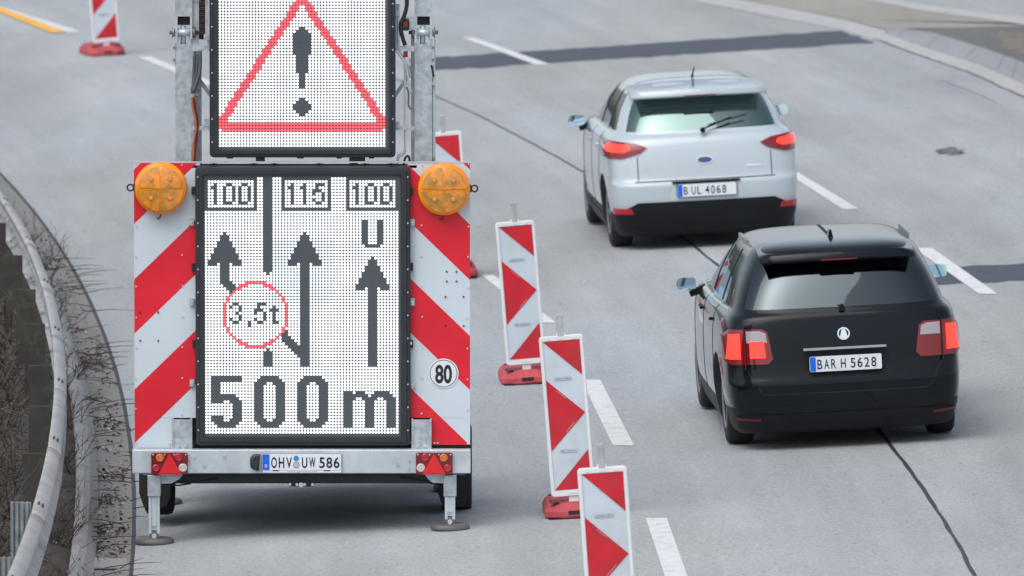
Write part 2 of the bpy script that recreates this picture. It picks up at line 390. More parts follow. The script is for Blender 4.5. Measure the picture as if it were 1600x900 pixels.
ragged('asphalt_patch', [(1380, 424), (1640, 409), (1900, 395), (1900, 420), (1640, 436), (1380, 450)], darkroad_m, 0.002, .07, .10, 2)
# longitudinal joint, a thin sealed crack that wanders a little
mb = MB(); v = []; rnd = random.Random(5); ys = list(np.arange(50, 124, 0.35)); dx = 0
for y in ys:
    dx = dx * 0.9 + rnd.uniform(-.006, .006); w = 0.008 + rnd.random() * 0.009; x = joint(y) + dx
    if y > 98: w = 0.011
    v += [(x - w, y, zr(x - w) + 0.003), (x + w, y, zr(x + w) + 0.003)]
mb.add(v, [(2 * i, 2 * i + 1, 2 * i + 3, 2 * i + 2) for i in range(len(ys) - 1)])
tag(mb.build('road_joint', tar_m), kind='structure')
def crack(pts, w, m, dz=0.0025, name='road_crack', jit=0.01):
    mb = MB(); P = [g(*p) for p in pts]; v = []; rr = random.Random(len(pts) + int(pts[0][0]))
    Q = []
    for a, b in zip(P[:-1], P[1:]):
        k = max(2, int((b - a).length / 0.3))
        Q += [a.lerp(b, i / k) for i in range(k)]
    Q.append(P[-1])
    for i, q in enumerate(Q):
        d = (Q[min(i + 1, len(Q) - 1)] - Q[max(i - 1, 0)]).normalized(); nrm = Vector((-d.y, d.x, 0)); j = rr.uniform(-jit, jit); ww = w * rr.uniform(.5, 1.2)
        a = q + nrm * (j + ww); b = q + nrm * (j - ww); v += [(a.x, a.y, zr(a.x) + dz), (b.x, b.y, zr(b.x) + dz)]
    mb.add(v, [(2 * i, 2 * i + 1, 2 * i + 3, 2 * i + 2) for i in range(len(Q) - 1)])
    return tag(mb.build(name, m), kind='structure')
bluec_m = mat('old_joint_sealant', (0.20, 0.235, 0.30), 0.7)
crack([(1472, 126), (1515, 142), (1558, 160)], 0.012, bluec_m)
crack([(1440, 432), (1470, 440), (1540, 437)], 0.006, tar_m)
faint_m = mat('hairline_crack', (0.24, 0.245, 0.25), 0.9)
crack([(180, 603), (215, 600)], 0.01, tar_m)
# dark stain on the road, right lane
ragged('road_stain', [(1466, 234), (1484, 231), (1502, 235), (1504, 240), (1488, 243), (1470, 240)], mat('old_tar_spot', (.15, .16, .17), .8, var=.4, vscale=14), 0.003, .14, .03, 4)

# raised kerb and tarmac island, top right
mb = MB(); ka = [g(1366, 60), g(1430, 84), g(1520, 115), g(1600, 152), g(1780, 232)]
kd = [g(1398, 47), g(1460, 66), g(1540, 91), g(1600, 113), g(1780, 180)]
v = []
for i, (a, b) in enumerate(zip(ka, kd)):
    rows = [(0, 0.006), (0.46, 0.014), (0.50, 0.03), (0.86, 0.09), (1.0, 0.10)]
    if i == 0: rows = [(t, min(h, 0.03)) for t, h in rows]
    for t, h in rows:
        q = a.lerp(b, t); v.append((q.x, q.y, zr(q.x) + h))
n = 5
for j in range(4): mb.add([v[i * n + j + k] for i in range(5) for k in (0, 1)], [(2 * i, 2 * i + 1, 2 * i + 3, 2 * i + 2) for i in range(4)], 0 if j < 1 else 1)
tag(mb.build('kerb', [conc2_m, kerbtop_m]), kind='structure')
crack([(1366, 61), (1430, 85), (1520, 116), (1600, 153), (1700, 198)], 0.010, mat('gutter_seam', (.15, .155, .16), .9), dz=.012)
mb = MB(); v = []
for q in kd: v.append((q.x, q.y, zr(q.x) + (0.10 if q is not kd[0] else 0.02)))
top = [g(1800, 37, 0.1), g(1600, 40, 0.1), g(1500, 43, 0.1), g(1416, 46, 0.05)]
v += [tuple(q) for q in top]
mb.add(v, [list(range(len(v)))])
tag(mb.build('traffic_island', tarmac_m), kind='structure')
rdi = random.Random(9)
for cx_, cy_, rx_, ry_ in ((1596, 68, .26, 1.3), (1572, 55, .20, .8), (1620, 80, .25, 1.0)):
    c_ = g(cx_, cy_, .1); n_ = 18; m_ = MB(); m_.add([(c_.x, c_.y, c_.z + .022)] + [(c_.x + rx_ * math.cos(2 * math.pi * k / n_) * rdi.uniform(.45, 1.15), c_.y + ry_ * math.sin(2 * math.pi * k / n_) * rdi.uniform(.45, 1.15), c_.z + .003 + K * rx_ * math.cos(2 * math.pi * k / n_)) for k in range(n_)], [(0, 1 + k, 1 + (k + 1) % n_) for k in range(n_)])
    tag(m_.build('dirt_patch', drydirt_m), kind='structure')
for t in (0.35, 1.05, 1.75, 2.4, 2.75, 3.3):   # joints between the kerb stones
    k = int(t); f = t - k; vv = []
    for t2, h, sh in ((.50, .034, 0), (.86, .095, .07), (1.0, .105, .11)):
        q = ka[k].lerp(ka[k + 1], min(1, f + sh)).lerp(kd[k].lerp(kd[k + 1], min(1, f + sh)), t2); vv += [(q.x - .009, q.y, zr(q.x) + h), (q.x + .009, q.y, zr(q.x) + h)]
    m2 = MB(); m2.add(vv, [(0, 1, 3, 2), (2, 3, 5, 4)]); tag(m2.build('kerb_joint', faint_m), kind='structure')

# ================================================================== LEFT SIDE: guardrail, drain, shrubs, litter
rail = empty('guardrail', (railx(75), 75, zr(railx(75))))
tag(rail, 'grey steel crash barrier curving along the left verge on dark posts', 'guardrail')
ro = rail.location
wprof = [(-0.022, 0.720), (-0.02, 0.752), (0.0, 0.757), (0.025, 0.745), (0.060, 0.712), (0.066, 0.69), (0.060, 0.665), (0.02, 0.62), (0.0, 0.595), (0.02, 0.57), (0.060, 0.525), (0.066, 0.50), (0.060, 0.478), (0.028, 0.448), (-0.005, 0.44)]
def railf(y): return railx(min(max(y, 62), 104)) + (0 if 62 <= y <= 104 else (y - 62) * railx.deriv()(62) if y < 62 else (y - 104) * railx.deriv()(104))
y0 = 54.0; k = 0
mbr = MB()
while y0 < 128:
    ysr = [y0 + i * 0.5 for i in range(9)]; n = len(wprof); v = []
    for y in ysr:
        lap = 0.004 if y == ysr[0] else 0
        for a, b in wprof: x = railf(y) + a + lap; v.append((x - ro.x, y - ro.y, b + zr(railf(y)) - ro.z))
    mbr.add(v, [(i * n + j, i * n + j + 1, (i + 1) * n + j + 1, (i + 1) * n + j) for i in range(8) for j in range(n - 1)], 0, True)
    # splice bolts
    for q in (0.6,):
        for dx_ in (.012, .036):
            yy_ = y0 + q; x = railf(yy_) + dx_; zb = (.752 if dx_ < .02 else .738) + zr(railf(yy_)) - ro.z; mbr.box(x - .006 - ro.x, x + .006 - ro.x, yy_ - .07 - ro.y, yy_ + .07 - ro.y, zb - .01, zb + .006, 1)
    y0 += 4.0
beam = mbr.build('beam', [rail_m, tar_m], rail)
sm = beam.modifiers.new('thickness', 'SOLIDIFY'); sm.thickness = 0.004
for i, y in enumerate(np.arange(56.0, 126, 3.1)):
    m2 = MB(); x = railf(y); galv = y < 74
    z0 = -1.1; z1 = 0.66
    a, b = x - 0.195, x - 0.045
    def bx(x0, x1, ya, yb, za, zb, m=0): m2.box(x0 - ro.x, x1 - ro.x, ya - ro.y, yb - ro.y, za + zr(x) - ro.z, zb + zr(x) - ro.z, m)
    if galv:   # sigma profile with ribs
        for q in range(4): bx(a + q * .032, a + q * .032 + .018, y, y + .06, z0, z1); bx(a + q * .032 + .014, a + q * .032 + .034, y + .02, y + .03, z0, z1)
    else:
        bx(a, b, y, y + .05, z0, z1 - random.random() * 0.03); bx(a + .01, b - .01, y + .05, y + .14, z0, z1 - .04)
    m2.build('post', postg_m if galv else post_m, rail)
    if False: m3 = MB(); m3.box(x - 0.14 - ro.x, x + 0.005 - ro.x, y + .02 - ro.y, y + .12 - ro.y, .50 + zr(x) - ro.z, .68 + zr(x) - ro.z); m3.build('spacer', rail_m, rail)
# drain grate in the gutter
p = g(180, 877); x = E(p.y) - 0.145
gr = MB(); 
for i in range(9): gr.box(-0.11, 0.11, i * .055, i * .055 + .028, 0, 0.012)
gr.box(-0.125, -0.11, -.02, .52, 0, .014); gr.box(0.11, .125, -.02, .52, 0, .014)
gr.box(-0.11, 0.11, -.02, .52, -.01, -.002, 1)
o = gr.build('drain_grate', [rail_m, dark_m]); o.location = (x, p.y - .25, zr(x) - 0.018)
tag(o, 'rusty slotted iron drain grate set in the gutter below the guardrail', 'drain')

def shrub(name, loc, h, seed, m, spread=0.5, n=9, label='', lean=(0, 0)):
    rd = random.Random(seed); mb = MB()
    def grow(p, d, l, r, dep):
        if p.x > .28 and seed < 80: return
        pts = [p]; rr = [r]; q = p.copy(); dd = d.copy()
        for i in range(4):
            dd = (dd + Vector((rd.uniform(-.28, .28), rd.uniform(-.28, .28), rd.uniform(-.12, .2)))).normalized()
            q = q + dd * l / 4; pts.append(q.copy()); rr.append(r * (1 - .19 * (i + 1)))
            if dep > 0 and rd.random() < .85:
                nd = (dd + Vector((rd.uniform(-1, 1), rd.uniform(-1, 1), rd.uniform(-.3, .7)))).normalized()
                grow(q.copy(), nd, l * rd.uniform(.35, .65), r * .6, dep - 1)
        mb.tube(pts, rr, 3, 0)
        if rd.random() < .07:
            e = pts[-1]; a = Vector((rd.uniform(-1, 1), rd.uniform(-1, 1), rd.uniform(-1, 1))).normalized() * .014; b = a.orthogonal().normalized() * .009
            mb.add([e, e + a + b, e + a * 2, e + a - b], [(0, 1, 2, 3)], 1)
    for i in range(n):
        a = rd.uniform(0, 2 * math.pi); d = Vector((math.cos(a) * spread + lean[0], math.sin(a) * spread + lean[1], 1)).normalized()
        grow(Vector((rd.uniform(-.1, .1), rd.uniform(-.1, .1), -0.03)), d, h * rd.uniform(.6, 1.0), 0.0035 + h * 0.0035, 2)
    o = mb.build(name, [m, leaf_m]); o.location = loc
    return tag(o, label, 'shrub', 'bare shrubs along the guardrail')
shr = [ # x offset from edge, y, height, lean, label
    (-0.52, 66.5, .55, (.5, 0), 'tall tangled bare shrub in front of the barrier at the bottom left corner'),
    (-0.50, 70.0, .55, (.7, 0), 'bare shrub arching over the gutter just above the drain grate'),
    (-0.50, 74.2, .45, (.5, 0), 'bare shrub reaching over the pale kerb level with the trailer feet'),
    (-0.52, 78.8, .40, (.4, 0), 'small dark bare shrub on the verge level with the number plate'),
    (-0.50, 82.0, .50, (.5, 0), 'dense brown bare shrub on the verge level with the 500 m line'),
    (-0.45, 85.5, .45, (.7, 0), 'spreading bare shrub hanging over the road edge at half height of the picture'),
    (-0.45, 89.5, .45, (.7, 0), 'thin bare shrub poking over the road edge where the kerb bends'),
    (-0.40, 94.0, .50, (.6, 0), 'wispy bare shrub standing against the grey road near the top of the barrier'),
    (-0.40, 98.0, .40, (.6, 0), 'highest and farthest bare shrub beside the barrier at the left edge')]
for i, (dx_, y, h, ln, lab) in enumerate(shr):
    shrub('bare_shrub', (E(y) + dx_, y, zr(E(y)) + 0.05), h * .78, 40 + i, twig_m, .75, 14, lab, (ln[0] * .2, 0))
back = [(-1.05, 68.5, .9, 'brown bare bush behind the galvanised posts at the bottom left'),
        (-1.15, 72.0, .9, 'bare bush behind the two ribbed galvanised posts'),
        (-1.05, 75.5, .8, 'bare bush behind the dark posts level with the number plate'),
        (-1.10, 79.5, .8, 'bare bush behind the dark posts level with the 500 m line'),
        (-1.05, 84.0, .8, 'bare bush behind the dark posts level with the red circle on the display'),
        (-1.05, 89.0, .8, 'uppermost bare bush behind the dark posts at the left edge')]
for i, (dx_, y, h, lab) in enumerate(back):
    shrub('bare_bush', (E(y) + dx_, y, zr(E(y)) - 0.35), h, 80 + i, twig2_m if i % 2 else twig_m, .8, 16, lab)
# dense undergrowth on the bank: nobody could count it
rd = random.Random(11); mb = MB()
for i in range(9000):
    y = rd.uniform(60, 105); a = rd.uniform(0.78, 2.8); x = E(y) - a
    zb = np.interp(-a, [-3.5, -2.0, -1.3, -.95, -.75], [-2.2, -1.1, -.5, -.12, .03]) + zr(E(y))
    p = Vector((x, y, zb + rd.uniform(0, .25))); d = Vector((rd.gauss(0, 1), rd.gauss(0, 1), rd.gauss(.4, .7))).normalized(); l = rd.uniform(.1, .4)
    mb.tube([p, p + d * l * .5 + Vector((0, 0, rd.uniform(-.03, .03))), p + d * l], [.005, .0035, .0015], 3, 0 if rd.random() < .75 else 1 if rd.random() < .85 else 2)
tag(mb.build('undergrowth', [twig_m, twig2_m, leaf_m]), 'dark mass of dead twigs and leaves on the bank behind the barrier', 'undergrowth', kind='stuff')
mb = MB()
for i in range(2600):
    y = rd.uniform(62, 100); t = rd.random()
    if rd.random() < .45: y = rd.choice((77.6, 75.8, 74.6, 72.6, 79.3, 83.0, 87.5)) + rd.gauss(0, .22)
    a = rd.uniform(0.02, 0.27) if t < .6 else rd.uniform(.4, .8)
    zz = (-0.022 if a < .3 else 0.055) + 0.006; x = E(y) - a; s = rd.choice([.006, .009, .012, .02]) * rd.uniform(.7, 1.5)
    c = Vector((x, y, zr(E(y)) + zz)); u = Vector((rd.uniform(-1, 1), rd.uniform(-1, 1), rd.uniform(-.2, .5))).normalized() * s; w = Vector((-u.y, u.x, rd.uniform(0, .01)))
    m = 0 if rd.random() < .7 else 1 if rd.random() < .45 else 2
    if m == 2 and rd.random() < .6: m = 1
    mb.add([c - u, c - w * .6, c + u, c + w * .6, c + Vector((0, 0, s * .5))], [(0, 1, 4), (1, 2, 4), (2, 3, 4), (3, 0, 4)], m)
for i in range(260):   # thin twigs fallen in the gutter
    y = rd.uniform(62, 98); x = E(y) - rd.uniform(0, .5); c = Vector((x, y, zr(x) + .03)); d = Vector((rd.uniform(-.4, .4), rd.uniform(-.2, .2), rd.uniform(0, .06)))
    mb.tube([c, c + d * .5 + Vector((0, 0, .01)), c + d], [.004, .003, .001], 3, 0)
tag(mb.build('litter', [twig_m, leaf_m, litter_m]), 'fallen leaves, twigs and scraps lying in the gutter and on the verge', 'litter', kind='stuff')
# ================================================================== LED WARNING TRAILER
T0 = g(473, 838); SC = 234.0
tr = empty('warning_trailer', T0)
tag(tr, 'galvanised roadworks trailer with two lit LED displays showing 500 m and a warning triangle', 'trailer')
def X(px): return (px - 473) / SC
def Z(py, d=0.0): return (838 - py) / SC - 0.09 * d
def hb(mb, px0, px1, py0, py1, d0, d1, m=0, c=0.0): mb.box(X(px0), X(px1), d0, d1, Z(py1, d0), Z(py0, d0), m, c)
def zg(x): return K * x      # road height beside the trailer, relative to its root

# --- chassis
mb = MB(); hb(mb, 210, 733, 703, 740, -0.06, 0.03, 0)
beam = mb.build('rear_beam', galv2_m, tr)
bm_ = beam.modifiers.new('edge', 'BEVEL'); bm_.width = 0.006; bm_.segments = 2
mb = MB()
for (px, py) in ((297, 719), (306, 713), (306, 732), (321, 727), (620, 725), (638, 719), (638, 733), (352, 712)): mb.cyl((X(px), -.06, Z(py)), (X(px), -.068, Z(py)), .011, n=6)
mb.build('bolt', galv_m, beam)
mb = MB(); hb(mb, 262, 690, 741, 756, 0.06, 0.14); 
mb.box(-0.75, -0.68, .14, 4.0, .38, .50); mb.box(0.68, 0.75, .14, 4.0, .38, .50)
for yy in (0.9, 1.7, 2.6): mb.box(-.75, .75, yy, yy + .08, .38, .46)
mb.box(-.95, .95, .12, 2.9, .50, .53); mb.box(-.78, .78, .16, .95, .345, .5); mb.box(-.74, .74, .96, 1.9, .27, .5); mb.box(-.6, .6, 1.95, 2.5, .3, .5)  # deck, then unseen boxes added to deepen the shade under the trailer
mb.box(-.9, .9, 1.28, 1.36, .27, .35)
mb.box(-.05, .05, 2.6, 5.2, .40, .50)
mb.build('chassis_and_shade_boxes', dark_m, tr)
mb = MB(); mb.prism([(X(448), Z(754)), (X(494), Z(754)), (X(489), Z(762)), (X(452), Z(762))], .055, .075); 
for px in (453, 464, 476, 488): mb.cyl((X(px), .055, Z(758.5)), (X(px), .045, Z(758.5)), .010, n=8, m=1)
mb.cyl((X(470.5), .055, Z(759)), (X(470.5), .04, Z(759)), .016, n=12, m=1)
mb.build('tow_bracket', [dark_m, screw_m], tr)
mb = MB()
for pts in ([(265, 752), (285, 756), (310, 755), (340, 750)], [(262, 758), (280, 760), (300, 757)], [(690, 757), (670, 756), (650, 752), (625, 748)], [(690, 760), (672, 757), (655, 753)]):
    mb.tube([(X(a), .05, Z(b)) for a, b in pts], .006, 6)
mb.build('brake_cable', dark_m, tr)
# angled gusset plates beside the jacks
for s, pts in ((1, [(250, 741), (288, 741), (283, 748), (270, 755), (252, 755)]), (-1, [(662, 741), (695, 741), (695, 755), (674, 754), (667, 748)])):
    mb = MB(); mb.prism([(X(a), Z(b)) for a, b in pts], -0.03, 0.0); mb.build('gusset', galv_m, tr)
# --- wheels with mudguards and flaps
for sx, x0, x1 in ((-1, 213, 262), (1, 681, 730)):
    xc = (X(x0) + X(x1)) / 2 + (0.02 if sx < 0 else 0.02); yc = 1.32; zc = .315; w = 0.10
    mb = MB(); tp = [(.18, -w * .6), (.22, -w * .95), (.275, -w), (.305, -w * .85), (.315, -w * .5), (.316, 0), (.315, w * .5), (.305, w * .85), (.275, w), (.22, w * .95), (.18, w * .6)]
    mb.lathe(tp, (xc, yc, zc), 'x', 40); wheel = mb.build('tyre', rubber_m, tr)
    mb = MB(); mb.lathe([(.001, w * .2), (.06, w * .4), (.12, w * .2), (.17, w * .5), (.185, w * .7), (.185, -w * .7), (.15, -w * .2), (.001, -w * .3)], (xc, yc, zc), 'x', 24); mb.build('rim', galv_m, wheel)
    mb = MB(); xa, xb = X(x0), X(x1)
    # curved mudguard shell over the wheel
    pr = []; rr = .37
    for i in range(15):
        a = R(-8 + 196 * i / 14); pr.append((yc - .60 * math.cos(a) if False else yc - rr * math.cos(a), zc + rr * math.sin(a)))
    v = []
    for (yy, zz) in pr: v += [(xa, yy, zz), (xb, yy, zz)]
    mb.add(v, [(2 * i, 2 * i + 1, 2 * i + 3, 2 * i + 2) for i in range(14)], 0, True)
    for xx in (xa, xb):
        v2 = [(xx, yy, zz) for yy, zz in pr] + [(xx, yc + (yy - yc) * .9, zc + (zz - zc) * .9) for yy, zz in pr]
        mb.add(v2, [(i, i + 1, 15 + i + 1, 15 + i) for i in range(14)])
    mg = mb.build('mudguard', dark_m, tr); so = mg.modifiers.new('thickness', 'SOLIDIFY'); so.thickness = .006
    # flap hanging behind the wheel
    yf = .90
    mb = MB(); mb.prism([(xa, .19), (xa + .03, .10), (xb - .03, .10), (xb, .17), (xb, .46), (xa, .46)], yf, yf + .008)
    fl = mb.build('mud_flap', rubber_m, tr)
    mb = MB()
    lw = mat('flap_lettering', (0.45, 0.46, 0.48), .6)
    text('lettering', 'nissen', (xa + xb) / 2, .335, .034, yf - .003, lw, fl, align='CENTER', w=(xb - xa) * .86)
    mb.box(xa + .025, xb - .025, yf - .002, yf - .0005, .312, .315); mb.build('printed_line', lw, fl)
# --- jacks
def jack(xc, d, z_top, wo, wi):
    zgf = zg(xc) - 0.0
    j0 = MB(); j0.box(xc - wo / 2, xc + wo / 2, d, d + .09, z_top - .145, z_top); jo = j0.build('jack_housing', galv_m, tr)
    be = jo.modifiers.new('edge', 'BEVEL'); be.width = .006; be.segments = 2
    j1 = MB(); j1.box(xc - wi / 2, xc - wi / 2 + .018, d + .012, d + .078, zgf + .07, z_top - .14); j1.box(xc + wi / 2 - .018, xc + wi / 2, d + .012, d + .078, zgf + .07, z_top - .14)
    j1.box(xc - wi / 2 + .018, xc + wi / 2 - .018, d + .03, d + .076, zgf + .09, z_top - .14)
    j1.box(xc - .016, xc + .016, d + .018, d + .03, zgf + .12, z_top - .15)
    leg = j1.build('leg', galv2_m, jo)
    j2 = MB(); j2.lathe([(.001, .038), (.118, .034), (.128, .026), (.130, .006), (.126, 0), (.001, 0)], (xc, d + .045, zgf + .004), 'z', 36)
    j2.box(xc - wi / 2 + .006, xc + wi / 2 - .006, d + .014, d + .074, zgf + .03, zgf + .085, 0)
    j2.cyl((xc, d + .005, zgf + .055), (xc, d + .014, zgf + .055), .016, n=10, m=1)
    f = j2.build('foot_plate', [mat('rusty_foot_steel', (.17, .165, .16), .6, .3, var=.2, dirt_or_shade=(.10, .085, .07), dscale=12), screw_m], jo)
jack(X(243.5), -.055, Z(741), .088, .072); jack(X(701), -.055, Z(741), .086, .068)
jack(X(240), 2.35, .40, .088, .072); jack(X(701), 2.35, .40, .086, .068)

# --- striped warning panels
def stripes(rects, bands, inv):
    mb = MB()
    for (a, b, c_, d_) in rects:
        mb.box(X(a), X(b), .055, .075, Z(d_), Z(c_), 0)
        for lo, hi in bands:
            P = [(a, c_), (b, c_), (b, d_), (a, d_)]      # photo px; v = y + .97*(x-213) or y + .97*(732-x)
            sx = .97 if not inv else -.97; off = -213 * .97 if not inv else 732 * .97
            P = clip(P, sx, 1, lo - off); 
            if len(P) > 2: P = clip(P, -sx, -1, -(hi - off))
            if len(P) > 2: mb.add([(X(p[0]), .0535, Z(p[1])) for p in P], [list(range(len(P)))], 1)
    return mb
pl = stripes([(213, 315, 259.5, 655), (213, 271, 655.3, 702)], [(185, 270), (354, 440), (524, 611), (694, 780)][0:0] + [(270, 354), (440, 524), (611, 694)], False).build('warning_panel', [white_m, red_m], tr)
pr_ = stripes([(634, 732, 259.5, 655), (672, 732, 655.3, 697)], [(100, 270), (355, 441), (528, 612), (698, 782)], True).build('warning_panel', [white_m, red_m], tr)
mb = MB()
def rv(mb, px, py, d=.053, r=.006, m=0): mb.cyl((X(px), d, Z(py)), (X(px), d - .005, Z(py)), r, n=7, m=m)
for px, py in ((216, 262), (287, 262), (217, 357), (288, 356), (216, 405), (287, 402), (216, 451), (288, 450), (216, 499), (288, 498), (216, 546), (287, 545), (215, 594), (287, 593), (215, 641), (286, 650), (215, 694), (267, 695)): rv(mb, px, py)
for px, py in ((222, 491), (250, 491), (222, 535), (250, 535)): rv(mb, px, py, m=1)
mb.build('rivet', [screw_m, dark_m], pl)
mb = MB()
for px, py in ((658, 263), (730, 261), (657, 356), (730, 358), (657, 404), (729, 405), (657, 451), (729, 453), (658, 498), (728, 500), (658, 546), (728, 547), (658, 594), (728, 595), (657, 648), (728, 643), (728, 695), (677, 694), (682, 694)): rv(mb, px, py)
for px, py in ((696, 428), (711, 428), (696, 443), (711, 443), (694, 467), (722, 467), (694, 512), (722, 512)): rv(mb, px, py, m=1)
mb.build('rivet', [screw_m, dark_m], pr_)
mb = MB(); mb.box(X(205 + 8), X(733), .052, .08, Z(259.3), Z(257.3)); mb.build('top_rail', galv2_m, tr)
mb = MB(); mb.box(X(672), X(732), .08, .10, Z(703), Z(697)); mb.box(X(213), X(732), .085, .12, Z(690), Z(262)); mb.build('panel_backing', dark_m, tr)
# speed sticker
mb = MB(); mb.prism(circle(X(691), Z(586), 23.2 / SC), .0505, .0525, 0); mb.prism(circle(X(691), Z(586), 21.3 / SC), .0495, .0503, 1); mb.prism(circle(X(691), Z(586), 20.3 / SC), .0487, .0493, 0)
stk = mb.build('speed_sticker', [platew_m, ink_m], tr)
text('numerals', '80', X(691), Z(600), 28 / SC, .0480, ink_m, stk, w=26 / SC, align='CENTER', bold=.03)
# --- steel stubs in front of the panels
for a, b in ((273, 301), (643, 671)):
    mb = MB(); hb(mb, a, b, 657, 703, .0, .045); mb.box(X(a) - .006, X(a) + .004, -.006, .045, Z(703), Z(655)); mb.box(X(b) - .004, X(b) + .006, -.006, .045, Z(703), Z(655))
    for px in (a + 8, b - 9): mb.cyl((X(px), 0, Z(697)), (X(px), -.012, Z(697)), .010, n=8, m=1)
    mb.build('mast_socket', [galv_m, screw_m], tr)

# --- amber flashing lamps
def beacon(cx, cy, rightside):
    c = (X(cx), 0.0, Z(cy)); r = 41 / SC
    mb = MB(); mb.lathe([(.001, .05), (r * .90, .05), (r * .97, .03), (r, .005), (r * .985, -.02), (r * .93, -.035), (r * .88, -.040)], c, 'y', 48)
    b0 = mb.build('lamp_body', amber_m, tr)
    mb = MB(); mb.lathe([(r * .9, -.038), (r * .86, -.050), (r * .70, -.062), (r * .45, -.070), (r * .2, -.074), (.001, -.075)], c, 'y', 48)
    b1 = mb.build('lens', mat('amber_lens_dome', (1.0, 0.32, 0.008), 0.15, coat=.4, dirt_or_shade=(0.62, 0.22, 0.02), dscale=6, damt=.6, dmin=.42, dmax=.65), b0)
    # four reflector cells: quarter wedges with a small lamp in each
    for qx, qz in ((-1, 1), (1, 1), (-1, -1), (1, -1)):
        m2 = MB(); P = []; r0 = r * .84; ox, oz = qx * .0022, qz * .0022
        rows = 7; ring = []
        for j in range(11):
            a = R(3 + 84 * j / 10); ring.append((math.cos(a) * qx, math.sin(a) * qz))
        v = [(c[0] + ox, -.080, c[2] + oz)]
        for k in (1, 2, 3):
            for (u, w) in ring:
                rad = r0 * (.38, .72, 1.0)[k - 1]
                v.append((c[0] + ox + u * rad, -.078 + (.001, .006, .016)[k - 1], c[2] + oz + w * rad))
        f = [(0, 1 + j, 2 + j) for j in range(10)]
        for k in range(2): f += [(1 + k * 11 + j, 2 + k * 11 + j, 2 + (k + 1) * 11 + j, 1 + (k + 1) * 11 + j) for j in range(10)]
        m2.add(v, f, 0, True)
        cell = m2.build('reflector', amber2_m, b0)
        m3 = MB(); cc = (c[0] + qx * 14.5 / SC, -.080, c[2] + (15 if qz > 0 else -14) / SC)
        m3.lathe([(.017, .003), (.0150, -.001), (.012, .0)], cc, 'y', 20, 1); m3.lathe([(.012, .001), (.007, -.0005), (.001, -.001)], cc, 'y', 20, 0)
        m3.build('bulb', [amber3_m, mat('amber_ring', (.60, .20, .02), .2, coat=.4)], cell)
    sx = 1 if rightside else -1
    m4 = MB(); ex = X(cx) + sx * 47 / SC
    pts = [(ex + .021 * math.cos(t), -.005, Z(cy - 1) + .021 * math.sin(t)) for t in [i * math.pi / 8 for i in range(17)]]
    m4.tube(pts, .0055, 6); m4.box(min(ex - sx * .02, ex - sx * .035), max(ex - sx * .02, ex - sx * .035), -.012, .004, Z(cy - 1) - .025, Z(cy - 1) + .025)
    m4.build('eye_bolt', dark_m, b0)
    m5 = MB(); m5.tube([(X(cx - 0 * 1), .0, Z(cy + 40)), (X(cx - 2), -.01, Z(cy + 46)), (X(cx - 5), -.004, Z(cy + 47)), (X(cx - 6), .03, Z(cy + 47))], .006, 6)
    m5.build('lamp_cable', brown_m, b0)
beacon(255, 297.5, False); beacon(692, 299, True)

